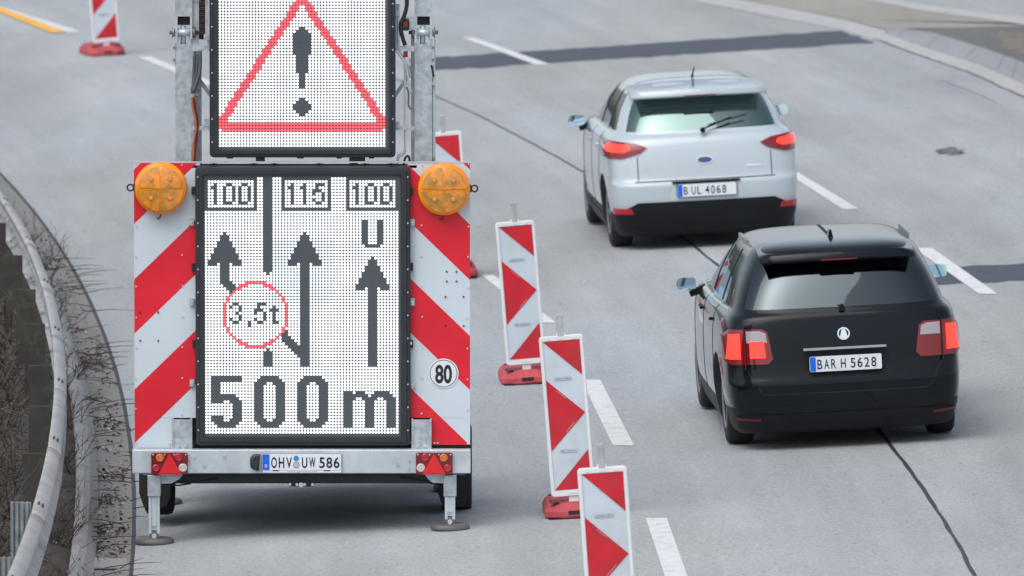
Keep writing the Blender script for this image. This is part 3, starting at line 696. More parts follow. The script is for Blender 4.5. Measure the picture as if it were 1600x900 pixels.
# --- LED displays
def draw_lower():
    W_, H_ = 63, 84; A = [['w'] * W_ for _ in range(H_)]
    def o(c, r, v='.'):
        if 0 <= c < W_ and 0 <= r < H_: A[r][c] = v
    def ra(r0, r1, c0, c1, v='.'):
        for r in range(r0, r1 + 1):
            for c in range(c0, c1 + 1): o(c, r, v)
    for r in range(20, 41):
        for c in range(22, 42): o(c, r, 'b')
    def boxf(c0, c1): ra(0, 10, c0, c1); ra(1, 9, c0 + 1, c1 - 1, 'w')
    def one(c): o(c, 2); ra(3, 3, c - 1, c); ra(4, 8, c, c)
    def zero(c): ra(2, 2, c + 1, c + 2); ra(3, 7, c, c); ra(3, 7, c + 3, c + 3); ra(8, 8, c, c + 2)
    boxf(0, 16); one(3); zero(6); zero(11)
    boxf(25, 40); one(28); one(32)
    for c, r in ((36, 2), (37, 2), (38, 2), (36, 3), (35, 4), (36, 4), (37, 4), (35, 5), (38, 5), (38, 6), (35, 7), (38, 7), (36, 8), (37, 8)): o(c, r)
    boxf(46, 62); one(49); zero(52); zero(57)
    ra(0, 30, 19, 21); o(20, 31)
    ra(14, 21, 51, 52); ra(14, 21, 56, 57); ra(22, 22, 52, 56)
    def head(c, r): 
        o(c, r)
        for k, hw in enumerate((1, 1, 2, 2, 3, 3, 4, 4, 5, 5)): ra(r + 1 + k, r + 1 + k, c - hw, c + hw)
        o(c - 2, r + 10, 'w'); o(c + 2, r + 10, 'w')
    head(6, 18); ra(29, 33, 5, 7); ra(34, 34, 5, 8); ra(35, 35, 6, 9); ra(36, 36, 7, 9); o(8, 37)
    head(32, 18); ra(28, 61, 31, 33)
    head(54, 26); ra(37, 61, 53, 55)
    ra(50, 51, 25, 26); ra(52, 52, 25, 27); ra(53, 53, 25, 28); ra(54, 54, 26, 29)
    for k in range(5): ra(55 + k, 55 + k, 27 + k, 31)
    o(20, 56); ra(57, 61, 19, 21)
    for r in range(30, 60):
        for c in range(2, 30):
            d = math.hypot(c - 16, (r - 44.5) * 0.97)
            if abs(d - 10.15) < .52: o(c, r, 'r')
    for c, r in ((9, 41), (10, 41), (8, 42), (11, 42), (11, 43), (10, 44), (11, 45), (8, 46), (11, 46), (9, 47), (10, 47), (14, 47), (14, 48),
                 (17, 41), (18, 41), (19, 41), (17, 42), (16, 43), (17, 43), (18, 43), (16, 44), (19, 44), (19, 45), (16, 46), (19, 46), (17, 47), (18, 47),
                 (22, 42), (21, 43), (22, 43), (23, 43), (22, 44), (22, 45), (22, 46), (22, 47), (23, 47)): o(c, r)
    # 500 m
    ra(65, 66, 2, 11); ra(67, 70, 2, 4); ra(71, 71, 2, 9); ra(72, 72, 2, 10); ra(73, 73, 2, 5); ra(73, 73, 8, 11); ra(74, 77, 9, 11)
    ra(78, 78, 2, 5); ra(78, 78, 9, 11); ra(79, 79, 2, 5); ra(79, 79, 8, 11); ra(80, 80, 3, 10); ra(81, 81, 4, 9)
    for c in (16, 30):
        ra(65, 65, c + 2, c + 7); ra(66, 66, c + 1, c + 8); ra(67, 79, c, c + 2); ra(67, 79, c + 7, c + 9); ra(67, 67, c, c + 3); ra(67, 67, c + 6, c + 9)
        ra(79, 79, c, c + 3); ra(79, 79, c + 6, c + 9); ra(80, 80, c + 1, c + 8); ra(81, 81, c + 2, c + 7)
    ra(70, 70, 45, 47); ra(70, 70, 49, 51); ra(70, 70, 55, 59); ra(71, 71, 45, 52); ra(71, 71, 54, 60); ra(72, 72, 45, 48); ra(72, 72, 51, 55); ra(72, 72, 58, 61)
    ra(73, 81, 45, 47); ra(73, 81, 52, 54); ra(73, 81, 59, 61)
    return A
def draw_upper():
    # row index 0 here is six rows above the first row visible at the top of the photo
    W_, H_ = 54, 55; A = [['w'] * W_ for _ in range(H_)]
    for r in range(H_):
        v = r - 6
        if v > 43: continue
        if v in (41, 42): 
            for c in range(54): A[r][c] = 'r'
        elif v == 43:
            for c in range(1, 53): A[r][c] = 'r'
        else:
            L = int(round(25.4 - .645 * v)); L = max(L, 0)
            if v < -2: continue
            for c in range(L, L + 3):
                if c <= 26: A[r][c] = 'r'; A[r][53 - c] = 'r'
            if -2 <= v <= 2:
                for c in range(max(L, 24), 54 - max(L, 24)): A[r][c] = 'r'
            if v in (39, 40):
                for c in range(0, 3): A[r][c] = 'r'; A[r][53 - c] = 'r'
    def seg(v, hw):
        for c in range(27 - hw, 27 + hw): A[v + 6][c] = '.'
    seg(10, 1); seg(11, 2)
    for v in range(12, 19): seg(v, 3)
    for v in range(19, 25): seg(v, 2)
    for v in range(25, 30): seg(v, 1)
    seg(33, 1); seg(34, 2); seg(35, 3); seg(36, 3); seg(37, 2); seg(38, 1)
    return A
def display(name, fx0, fx1, fy0, fy1, ix0, ix1, iy0, iy1, d, A, lx, ly, pitchx, pitchy):
    x0, x1, z0, z1 = X(fx0), X(fx1), Z(fy1, d), Z(fy0, d); a0, a1, b0, b1 = X(ix0), X(ix1), Z(iy1, d), Z(iy0, d)
    mb = MB(); R8 = .028
    def loop(x0, x1, z0, z1, r, y): return [(p[0], y, p[1]) for p in rrect(x0, z0, x1, z1, r, 4)]
    loops = [loop(x0, x1, z0, z1, R8, d + .12), loop(x0, x1, z0, z1, R8, d + .008), loop(x0 + .006, x1 - .006, z0 + .006, z1 - .006, R8, d), 
             loop(x0 + .022, x1 - .022, z0 + .022, z1 - .022, R8 * .6, d - .002), loop(x0 + .026, x1 - .026, z0 + .026, z1 - .026, R8 * .6, d - .012),
             loop(a0 - .004, a1 + .004, b0 - .004, b1 + .004, .008, d - .012), loop(a0, a1, b0, b1, .006, d + .012)]
    n = len(loops[0]); v = [p for l in loops for p in l]
    f = [(k * n + i, k * n + (i + 1) % n, (k + 1) * n + (i + 1) % n, (k + 1) * n + i) for k in range(len(loops) - 1) for i in range(n)]
    f.append(list(range(n)))
    mb.add(v, f, 0)
    fr = mb.build('display_frame', black_m, tr)
    mb = MB(); mb.add([(a0 - .01, d + .0115, b0 - .01), (a1 + .01, d + .0115, b0 - .01), (a1 + .01, d + .0115, b1 + .01), (a0 - .01, d + .0115, b1 + .01)], [(0, 1, 2, 3)]); mb.build('circuit_board', board_m, fr)
    # diodes
    mats = [led_w, led_r, led_o, led_b]; idx = {'w': 0, 'r': 1, '.': 2, 'b': 3}; mb = MB(); n = 8
    for r, row in enumerate(A):
        for c, ch in enumerate(row):
            cx = X(lx + pitchx * c); cz = Z(ly + pitchy * r, d); k = idx[ch]; rad = .0088 if k != 2 else .0022
            hgt = .004
            v = []
            for q, (rr, yy) in enumerate(((rad, .010), (rad * .8, .010 - hgt))):
                for i in range(n): a = 2 * math.pi * i / n; v.append((cx + rr * math.cos(a), d + yy, cz + rr * math.sin(a)))
            mb.add(v, [(i, (i + 1) % n, n + (i + 1) % n, n + i) for i in range(n)] + [list(range(n, 2 * n))], k)
    lo = mb.build('led_matrix', mats, fr); tag(lo, None)
    # rivets round the frame
    mb = MB(); st = 35.7
    k = fx0 + 22
    for py in (fy0 + 9, fy1 - 9):
        k = fx0 + 22
        while k < fx1 - 10: mb.cyl((X(k), d - .002, Z(py, d)), (X(k), d - .007, Z(py, d)), .0055, n=7); k += st
    k = fy1 - 24
    while k > fy0 + 10:
        for px in (fx0 + 4, fx1 - 4): mb.cyl((X(px), d + .002, Z(k, d)), (X(px), d - .006, Z(k, d)), .0055, n=7)
        k -= st
    mb.build('rivet', screw_m, fr)
    return fr
low = display('lower', 308, 640, 264, 697, 320.5, 625, 277, 683.5, -.012, draw_lower(), 324.7, 282.9, 4.755, 4.742)
upr = display('upper', 330, 617, -62, 250, 342, 606.5, -34, 238, .06, draw_upper(), 346.4, 2.7 - 6 * 4.77, 4.772, 4.77)
# hinge clips of the display boxes
mb = MB()
for px, py in ((302, 350), (302, 474), (302, 600), (643, 351), (643, 474), (643, 603)): mb.box(X(px - 3.5), X(px + 3.5), .03, .052, Z(py + 6), Z(py - 5)); mb.cyl((X(px), .03, Z(py)), (X(px), .022, Z(py)), .008, n=8, m=1); mb.cyl((X(px), .03, Z(py + 4)), (X(px), .022, Z(py + 4)), .006, n=8, m=1)
mb.build('hinge', [galv_m, screw_m], low)
mb = MB()
for px, py in ((305, 302), (305, 421), (306, 540), (641, 420), (641, 303), (641, 540)): mb.box(X(px - 3), X(px + 3), .02, .05, Z(py + 6), Z(py - 6))
mb.cyl((X(640), .03, Z(538)), (X(640), .0, Z(538)), .011, n=10, m=1)
mb.build('latch', [dark_m, screw_m], low)
mb = MB()
for px in (337, 398, 430, 500, 570, 610): mb.box(X(px - 6), X(px + 6), .03, .05, Z(264), Z(260)); mb.cyl((X(px), .04, Z(261)), (X(px), .03, Z(261)), .008, n=8)
mb.build('hanger', dark_m, low)
mb = MB()
for px, w_, py in ((361, 5, 251.5), (408, 7, 257), (470, 5, 251.5), (530, 4, 251.5), (560, 10, 257), (580, 4, 251.5)): mb.box(X(px - w_), X(px + w_), .09, .13, Z(py, .09), Z(248, .09))
mb.build('mount', dark_m, upr)
mb = MB(); mb.box(X(545), X(558), .2, .24, Z(266, .2), Z(248, .2)); mb.build('red_clamp', lampred2_m, upr)
mb = MB(); hb(mb, 300, 650, 262, 266, .055, .07); mb.box(X(306), X(642), .10, .14, Z(703), Z(697)); mb.build('cross_rail', dark_m, tr)

# --- tail lamps
def taillamp(x0, x1, y0, y1, flip):
    d = -.062; mb = MB(); mb.box(X(x0), X(x1), d - .035, d + .001, Z(y1), Z(y0), 0, .012); L_ = mb.build('tail_lamp', lampred_m, tr)
    f = (lambda u: x1 - (u - x0)) if flip else (lambda u: u)
    xc = f((x0 + x1) / 2 + 0.5)
    mb = MB(); t = [(X(xc), Z(y0 + .8)), (X(xc - 18), Z(y1 - .5)), (X(xc + 18), Z(y1 - .5))]; mb.prism(t, d - .044, d - .03); mb.prism([(X(xc), Z(y0 + 7)), (X(xc - 13), Z(y1 - 2.5)), (X(xc + 13), Z(y1 - 2.5))], d - .047, d - .043)
    mb.build('triangle_reflector', lampred2_m, L_)
    for (u, w, r, m, nm) in ((x0 + 13.5, y0 + 8, 6.5, lampor_m, 'indicator'), (x1 - 14.5, y0 + 7.5, 6.3, mat('red_lens_disc', (.42, .01, .03), .15, coat=.5), 'brake_lamp'), (x1 - 7.5, y1 - 10.5, 6.8, lampcl_m, 'reversing_lamp'), (x0 + 7.5, y1 - 10, 6, mat('red_lens_disc', (.42, .01, .03), .15, coat=.5), 'fog_lamp')):
        mb = MB(); mb.lathe([(r / SC, 0), (r / SC * .93, -.006), (r / SC * .6, -.0085), (r / SC * .55, -.0065), (r / SC * .3, -.009), (.0005, -.0095)], (X(f(u)), d - .034, Z(w)), 'y', 24); mb.build(nm, m, L_)
    mb = MB()
    for u in (x0 + 3, x1 - 3, x0 + 21, x1 - 21): mb.cyl((X(u), d - .035, Z(y0 + 3)), (X(u), d - .038, Z(y0 + 3)), .005, n=8)
    mb.build('screw', screw_m, L_)
taillamp(239.5, 296, 705.5, 739.5, False); taillamp(648.5, 705, 705.5, 739.5, True)
# --- plate lamp
mb = MB(); d = -.06; P = [(X(407.5), Z(708)), (X(406), Z(733)), (X(402), Z(733.5)), (X(396), Z(731)), (X(392.5), Z(727)), (X(392.5), Z(714)), (X(396), Z(709.5)), (X(401), Z(708))]
mb.prism(P, d - .055, d, 0, bev=.012); mb.cyl((X(399), d - .055, Z(714)), (X(399), d - .058, Z(714)), .005, n=8, m=1); mb.build('plate_lamp', [black_m, dark_m], tr)
# --- number plate
d = -.061
mb = MB(); mb.prism(rrect(X(409.5), Z(737.8), X(534.5), Z(706.8), .012), d - .010, d, 0); 
npl = mb.build('number_plate', mat('plate_holder_grey', (.33, .35, .37), .5), tr)
mb = MB(); mb.prism(rrect(X(411.3), Z(733), X(532.6), Z(708.3), .008), d - .0145, d - .009, 0); mb.prism([(X(412), Z(737)), (X(533), Z(737)), (X(533), Z(733.6)), (X(412), Z(733.6))], d - .0125, d - .009); mb.build('plate', platew_m, npl)
mb = MB(); mb.prism(rrect(X(411.7), Z(732.6), X(422.2), Z(708.6), .006), d - .0165, d - .014); eb = mb.build('country_band', blue_m, npl)
text('lettering', 'D', X(417), Z(728.6), 4.3 / SC, d - .018, platew_m, eb, w=4 / SC, align='CENTER', bold=.03)
mb = MB()
for i in range(12): a = R(30 * i); mb.prism(circle(X(417) + .016 * math.cos(a) * .95, Z(716.5) + .016 * math.sin(a), .0022, 5), d - .018, d - .0163)
mb.build('star_ring', mat('star_blue', (.05, .25, .85), .4), eb)
for s_, a, b in (('O', 424.8, 433.6), ('H', 436.5, 445.0), ('V', 448, 456.8), ('U', 472.3, 480.6), ('W', 483.5, 493.3), ('5', 499, 507.6), ('8', 510, 519), ('6', 521.3, 530.3)):
    text('character', s_, X(a), Z(729.3), 16.8 / SC, d - .0165, ink_m, npl, w=(b - a) / SC, bold=.018)
mb = MB(); mb.prism(circle(X(463.4), Z(714.8), 4.2 / SC, 20), d - .0175, d - .014); mb.build('inspection_sticker', lblue_m, npl)
mb = MB(); mb.prism(circle(X(463.6), Z(725.2), 4.9 / SC, 20), d - .0170, d - .014); mb.prism(circle(X(463.6), Z(725.2), 4.3 / SC, 20), d - .0175, d - .0165, 1); mb.build('seal', [ink_m, seal_m], npl)
text('small_print', 'nissen-germany.com', X(449), Z(736.2), 2.0 / SC, d - .0130, mat('small_grey', (.12, .12, .13), .5), npl, w=46 / SC)
mb = MB(); hb(mb, 427, 437, 733.7, 736.5, d - .013, d - .012); hb(mb, 506, 516, 733.7, 736.5, d - .013, d - .012); mb.build('holder_clip', dark_m, npl)

# --- masts
def mast(a, b, py1, outer):
    dd = .18; mb = MB(); xa, xb = X(a), X(b)
    def zz(p): return Z(p, dd)
    mb.box(xa, xb, dd, dd + .11, .45, zz(74), 0)                       # lower tube
    # upper tube: four walls open at its foot
    mb.box(xa, xb, dd, dd + .008, zz(31), zz(-190)); mb.box(xa, xa + .008, dd + .008, dd + .11, zz(31), zz(-190)); mb.box(xb - .008, xb, dd + .008, dd + .11, zz(31), zz(-190)); mb.box(xa + .008, xb - .008, dd + .102, dd + .11, zz(31), zz(-190))
    ms = mb.build('mast', galv_m, tr)
    m2 = MB()
    for xx in (xa + .001, xb - .015): m2.prism([(xx, zz(31)), (xx + .014, zz(31)), (xx + .014, zz(66)), (xx, zz(66))], dd - .005, dd + .07)
    m2.box(xa + .016, xb - .016, dd + .05, dd + .1, zz(45), zz(31), 1)
    m2.cyl((xa + .012, dd + .02, zz(56)), (xb - .012, dd + .02, zz(56)), .026, n=20, m=0)
    m2.cyl((xa - .02, dd + .02, zz(56)), (xa - .002, dd + .02, zz(56)), .036, n=20, m=2); m2.cyl((xb + .002, dd + .02, zz(56)), (xb + .02, dd + .02, zz(56)), .036, n=20, m=2)
    m2.cyl((xa - .04, dd + .02, zz(56)), (xb + .04, dd + .02, zz(56)), .013, n=10, m=2)
    m2.cyl(((xa + xb) / 2 - .005, dd + .05, zz(75)), ((xa + xb) / 2 - .005, dd + .05, zz(46)), .018, n=14)
    m2.box(xa + .012, xa + .03, dd + .02, dd + .06, zz(74), zz(62)); m2.box(xb - .03, xb - .012, dd + .02, dd + .06, zz(74), zz(62))
    xs = xa - .012 if outer < 0 else xb + .001
    m2.box(xs, xs + .011, dd - .006, dd + .03, zz(107), zz(47))
    for py in (79, 98): m2.cyl((xs + .005, dd - .006, zz(py)), (xs + .005, dd - .014, zz(py)), .009, n=8, m=2)
    m2.build('hinge_pin', [screw_m if False else galv2_m, dark_m, mat('oily_steel', (.22, .21, .19), .45, .6, var=.3)], ms)
mast(276.5, 303, 0, -1); mast(646.5, 673.5, 0, 1)
dd = .15
# inner channels and arms carrying the upper display
mb = MB()
for a, b in ((300.5, 316.5), (640.5, 646)): mb.box(X(a), X(b), dd + .1, dd + .13, .5, Z(80 if a < 400 else 60, dd))
mb.box(X(300), X(306), dd, dd + .05, Z(262, dd), Z(76, dd))
mb.box(X(300), X(313), dd + .06, dd + .09, Z(75, dd), Z(5, dd))
for a, b, c_, e in ((303, 330, 77, 84.5), (303, 330, 200.5, 207), (617, 646, 77, 84.5), (617, 646, 201, 207)): mb.box(X(a), X(b), dd - .03, dd + .01, Z(e, dd), Z(c_, dd))
for a, c_, e in ((325.5, 6, 67), (330 - 1.5, 67, 80), (618, 12, 78), (621.5, 12, 78)): mb.box(X(a - 2.2), X(a + 2.2), dd - .028, dd, Z(e, dd), Z(c_, dd))
for a, c_ in ((325, 60), (325, 191), (620, 62 - 40), (619, 195)): mb.box(X(a - 4), X(a + 4), dd - .04, dd - .028, Z(c_ + 8, dd), Z(c_ - 2, dd))
for a in (308.5,):
    for c_ in (151, 213): mb.box(X(301), X(313), dd + .04, dd + .07, Z(c_ + 4, dd), Z(c_, dd))
mb.box(X(628), X(646), dd + .0, dd + .05, Z(52, dd), Z(33, dd))
mb.build('support_arm', galv_m, tr)
mb = MB()
for p, q in (((316, 133), (330, 152)), ((617, 152), (640, 118))):
    a = Vector((X(p[0]), dd + .08, Z(p[1], dd + .08))); b = Vector((X(q[0]), dd + .08, Z(q[1], dd + .08))); n_ = Vector((0, 0, .022))
    mb.prism([(a.x, a.z + .022), (b.x, b.z + .022), (b.x, b.z - .022), (a.x, a.z - .022)], a.y, a.y + .02)
for px in (326,): mb.box(X(301), X(316), dd + .05, dd + .06, Z(8, dd), Z(4, dd))
mb.build('brace', galv_m, tr)
def cab(name, pts, r, m, d=.16): 
    mb = MB(); P = [Vector((X(a), d, Z(b, d))) for a, b in pts]; Q = []
    for i in range(len(P) - 1):
        p0, p1, p2, p3 = P[max(i - 1, 0)], P[i], P[i + 1], P[min(i + 2, len(P) - 1)]
        for k in range(5):
            t = k / 5; Q.append(.5 * ((2 * p1) + (p2 - p0) * t + (2 * p0 - 5 * p1 + 4 * p2 - p3) * t * t + (3 * p1 - p0 - 3 * p2 + p3) * t ** 3))
    Q.append(P[-1]); mb.tube(Q, r, 7); return mb.build(name, m, tr)
cab('cable', [(302, 156), (304, 172), (308, 190), (309, 206), (306, 222), (303, 240), (303, 262)], .0065, orange_m, .10)
cab('cable', [(305, 156), (307, 172), (311, 190), (311, 206), (309, 222), (307, 240), (306, 262)], .0065, brown_m, .11)
cab('cable', [(307, 156), (309, 172), (312, 192), (312, 206), (310, 222), (308, 262)], .004, orange_m, .12)
cab('hose', [(315, 84), (315, 112), (311, 130), (304, 148)], .013, hose_m, .12); cab('hose', [(311, 86), (310, 112), (306, 132), (302, 146)], .010, hose_m, .13); cab('hose', [(306, 90), (305, 120), (303, 150)], .008, hose_m, .14)
cab('energy_chain', [(318, -20), (318, 20), (318, 66)], .022, dark_m, .22)
mb = MB()
for i in range(22): mb.box(X(313.5), X(322.5), .19, .20, Z(1 + i * 3), Z(-.3 + i * 3), 0 if i % 3 else 1)
mb.build('chain_link', [mat('brown_plastic_link', (.10, .05, .05), .5), dark_m], tr)
cab('hose', [(634, -12), (634.5, 14), (630, 32), (625, 44), (627, 60), (632, 76)], .014, dark_m, .12)
cab('pipe', [(631.5, 100), (631.5, 180), (631.5, 236), (627, 244), (620, 247)], .008, galv2_m, .14)
cab('pipe', [(619, 86), (627, 96), (633, 108), (637, 130), (641, 150)], .007, galv2_m, .12); cab('pipe', [(622, 84), (630, 95), (637, 112), (640, 126)], .005, galv_m, .13)
cab('pipe', [(634, 140), (637, 150), (637, 168), (641, 175)], .006, hose_m, .13); cab('pipe', [(619, 262), (621, 250), (627, 245), (632, 238)], .008, galv_m, .12)
cab('hose', [(629, 262), (632, 250), (637, 248), (640, 262)], .008, dark_m, .11)
cab('conduit', [(676, 66), (676, 150), (676, 260)], .011, galv2_m, .2); cab('conduit', [(671.5, 62), (671.5, 160), (671.5, 262)], .004, galv_m, .19)
cab('cable', [(672, 106), (674, 114), (675.5, 124)], .007, dark_m, .18)
mb = MB(); mb.box(X(672), X(680), .17, .21, Z(141), Z(137)); mb.build('pipe_clip', galv_m, tr)
mb = MB(); mb.box(X(627), X(638), .12, .16, Z(56), Z(38), 0, .012); mb.box(X(629), X(636), .115, .13, Z(50), Z(42), 1); mb.build('switch_box', [dark_m, mat('dark_red_connector', (.22, .01, .02), .4)], tr); mb = MB(); mb.box(X(629), X(636), .12, .15, Z(97), Z(88), 1); mb.build('plug', [dark_m, mat('dark_red_connector', (.22, .01, .02), .4)], tr)

# ================================================================== BEACON BOARDS
def clip_text(o): return o
def beacon_board():
    root = empty('beacon_board', (0, 0, 0))
    w, h, z0 = .25, 1.0, .19
    mb = MB(); P = [(-w / 2 - .020, z0 - .028), (w / 2 + .020, z0 - .028)]
    out = rrect(-w / 2 - .022, z0 - .040, w / 2 + .022, z0 + h + .030, .022, 4)
    top = [(x, z + (.016 * max(0, 1 - abs(x) / .13) if z > z0 + h else 0) - (.016 * max(0, 1 - abs(x) / .13) if z < z0 else 0)) for x, z in out]
    inn = [(-w / 2, z0), (w / 2, z0), (w / 2, z0 + h), (-w / 2, z0 + h)]
    n = len(out)
    front = -.020
    v = [(x, .022, z) for x, z in top] + [(x, front + .006, z) for x, z in top] + [(x * .965, front, z0 + h / 2 + (z - z0 - h / 2) * .992) for x, z in top]
    # matching inner loop: project each outer point on the inner rectangle
    il = [(max(-w / 2, min(w / 2, x * 1.02)), max(z0, min(z0 + h, z0 + h / 2 + (z - z0 - h / 2) * 1.2))) for x, z in out]
    il = []
    for x, z in out:
        il.append((math.copysign(w / 2, x), z0 + h if z > z0 + h / 2 else z0))
    v += [(x, front, z) for x, z in il] + [(x, front + .008, z) for x, z in il]
    f = [(k * n + i, k * n + (i + 1) % n, (k + 1) * n + (i + 1) % n, (k + 1) * n + i) for k in range(4) for i in range(n)] + [list(range(n))]
    mb.add(v, f, 0)
    for sx in (-1, 1): mb.box(sx * .085 - .012, sx * .085 + .012, front - .003, front, z0 + h + .008, z0 + h + .016)
    mb.box(-.014, .014, front - .004, front, z0 + h + .008, z0 + h + .02)
    for zz in (-.017,): mb.box(-.03, .03, front - .003, front, z0 + zz - .004, z0 + zz + .004)
    fr = mb.build('frame', plastic_m, root); bmesh_fix(fr)
    y = front + .004
    mb = MB(); mb.add([(-w / 2, y + .004, z0), (w / 2, y + .004, z0), (w / 2, y + .004, z0 + h), (-w / 2, y + .004, z0 + h)], [(0, 1, 2, 3)], 0)
    e = .004
    def U(p): return (-w / 2 + e + p[0] * (w - 2 * e), y, z0 + e + p[1] / 4 * (h - 2 * e))
    for P in (((0, 4), (1, 4), (1, 3.06)), ((0, 2.97), (1, 2.04), (0, 1.06)), ((1, 1.04), (0, 0), (1, 0))): mb.add([U(p) for p in P], [(0, 1, 2)], 1)
    face = mb.build('reflective_face', [bwhite_m, bred_m], root)
    g_m = mat('faint_grey_print', (.20, .22, .25), .5); l_m = mat('pale_label', (.47, .53, .58), .5)
    for i_, (cx, cz) in enumerate(((-.008, .745), (-.008, .262))):
        mb = MB(); mb.box(cx - .058, cx + .058, y - .0012, y, z0 + cz - .010, z0 + cz + .010); lb = mb.build('maker_label', l_m, root)
        text('lettering', 'ZEPPELIN' if i_ == 0 else 'ZEPPELIN', cx - .053 + (.04 if i_ else 0), z0 + cz - .005, .009, y - .002, g_m, lb, w=.062)
        mb = MB(); q = cx + (.026 if i_ == 0 else -.036); mb.prism(circle(q, z0 + cz, .006, 12), y - .002, y - .0012); mb.box(q + (.009 if i_ == 0 else -.02), q + (.026 if i_ == 0 else -.009), y - .002, y - .0012, z0 + cz - .002, z0 + cz + .002); mb.build('emblem', g_m, lb)
    mb = MB()   # faint white print along the arrow's edges
    for k, (t0, z_a, z_b) in enumerate(((.28, 2.70, 2.50), (.45, 1.60, 1.42))):
        for i in range(7):
            t = t0 + i * .035; zz = (2.92 - .93 * t) if k == 0 else (1.12 + .98 * t)
            p = U((t, zz)); mb.box(p[0] - .003, p[0] + .003, y - .0012, y - .0004, p[2] - .003, p[2] + .003)
    mb.build('edge_print', mat('faint_pink_print', (.62, .35, .38), .5), root)
    mb = MB(); mb.box(-.020, .020, -.020, .020, z0 + h + .02, z0 + h + .17)
    mb.box(-.020, .020, .024, .064, .06, z0 + h + .01)
    po = mb.build('post', clear_m, root); be = po.modifiers.new('edge', 'BEVEL'); be.width = .005; be.segments = 2
    mb = MB(); mb.box(-.03, .03, -.012, .03, z0 + h + .018, z0 + h + .045); mb.box(-.032, .032, -.004, .024, .11, z0 - .036)
    mb.build('clamp', plastic_m, root)
    # heavy base: bevelled slab with recesses and handles, long side along the road
    mb = MB(); a, b = .20, .40; c = .10
    ol = [(-a, -b + c), (-a + c, -b), (a - c, -b), (a, -b + c), (a, b - c), (a - c, b), (-a + c, b), (-a, b - c)]
    def ring(s, z): return [(x - math.copysign(s, x), yy + .33 - math.copysign(s, yy), z) for x, yy in ol]
    L = [ring(.012, .004), ring(0, .018), ring(0, .052), ring(.022, .088), ring(.05, .108), ring(.07, .112)]; n = 8
    v = [p for l in L for p in l]; f = [(k * n + i, k * n + (i + 1) % n, (k + 1) * n + (i + 1) % n, (k + 1) * n + i) for k in range(5) for i in range(n)]; f += [list(range(n)), list(range(5 * n, 6 * n))]
    mb.add(v, f, 0)
    bs = mb.build('base', base_m, root)
    mb = MB()
    mb.box(-.045, .045, -.072, -.066, .030, .056)
    for x in (-.13, .13):
        for yy in (.02, .14, .5): mb.box(x - .028, x + .028, yy - .02, yy + .02, .108, .1135)
    for x in (-.03, .0, .03, -.08, .08): mb.box(x - .01, x + .01, .10, .14, .109, .1135)
    mb.box(-.19, .19, -.065, .70, .0, .006)
    mb.build('recess', dark_m, bs)
    return root
def bmesh_fix(o):
    bm = bmesh.new(); bm.from_mesh(o.data); bmesh.ops.remove_doubles(bm, verts=bm.verts, dist=1e-5); bmesh.ops.recalc_face_normals(bm, faces=bm.faces); bm.to_mesh(o.data); bm.free()
def copy_tree(o, parent=None):
    c = o.copy(); C.objects.link(c); c.parent = parent
    for ch in list(o.children): copy_tree(ch, c)
    return c
proto = beacon_board()
boards = [  # ground px, yaw, lean, label
    (963, 1050, 0, 4.0, 'nearest red and white beacon board, cut off by the bottom edge'),
    (899, 809, 1.5, 4.6, 'beacon board second from the bottom edge, its red base dark with soil'),
    (825, 600, 2, 4.6, 'beacon board standing clear right of the trailer, third from the bottom edge'),
    (710, 436, 3, 4.2, 'red and white beacon board half hidden behind the right amber lamp of the trailer'),
    (168, 87, 12, 4.6, 'beacon board on a pink red base at the upper left, top cut off'),
    (-42, 6, 14, 4.6, 'beacon board outside the left corner whose red base just shows at the upper left edge')]
for i, (px, py, yaw, lean, lab) in enumerate(boards):
    o = proto if i == 0 else copy_tree(proto)
    p = g(px, py); o.location = p
    o.rotation_euler = (0, -math.atan(K) - R(lean - 2.7), R(yaw))
    tag(o, lab, 'beacon board', 'red and white beacon boards along the closed lane')

# ================================================================== CARS
glass_m = bpy.data.materials.new('tinted_glass'); glass_m.use_nodes = True
def glassmat(name, tint, mixf, gcol=(.9, .95, 1)):
    m = bpy.data.materials.new(name); m.use_nodes = True; t = m.node_tree; t.nodes.clear()
    out = t.nodes.new('ShaderNodeOutputMaterial'); tr_ = t.nodes.new('ShaderNodeBsdfTransparent'); gl = t.nodes.new('ShaderNodeBsdfGlossy'); mx = t.nodes.new('ShaderNodeMixShader')
    fr = t.nodes.new('ShaderNodeFresnel'); fr.inputs['IOR'].default_value = 1.5; ad = t.nodes.new('ShaderNodeMath'); ad.inputs[1].default_value = mixf
    tr_.inputs['Color'].default_value = (*tint, 1); gl.inputs['Color'].default_value = (*gcol, 1); gl.inputs['Roughness'].default_value = .03
    t.links.new(fr.outputs[0], ad.inputs[0]); t.links.new(ad.outputs[0], mx.inputs[0]); t.links.new(tr_.outputs[0], mx.inputs[1]); t.links.new(gl.outputs[0], mx.inputs[2]); t.links.new(mx.outputs[0], out.inputs[0])
    return m
glass_l = glassmat('green_tinted_glass', (.74, .90, .84), .05)
glass_r = glassmat('extra_reflective_rear_glass', (.66, .84, .80), .24, (.62, .88, .84))  # sky reflection raised and tinted green in the shader to lighten the window
glass_d = glassmat('dark_privacy_glass', (.08, .12, .15), .05, (.75, .9, 1))
glass_s = glassmat('side_glass', (.22, .27, .30), .05)
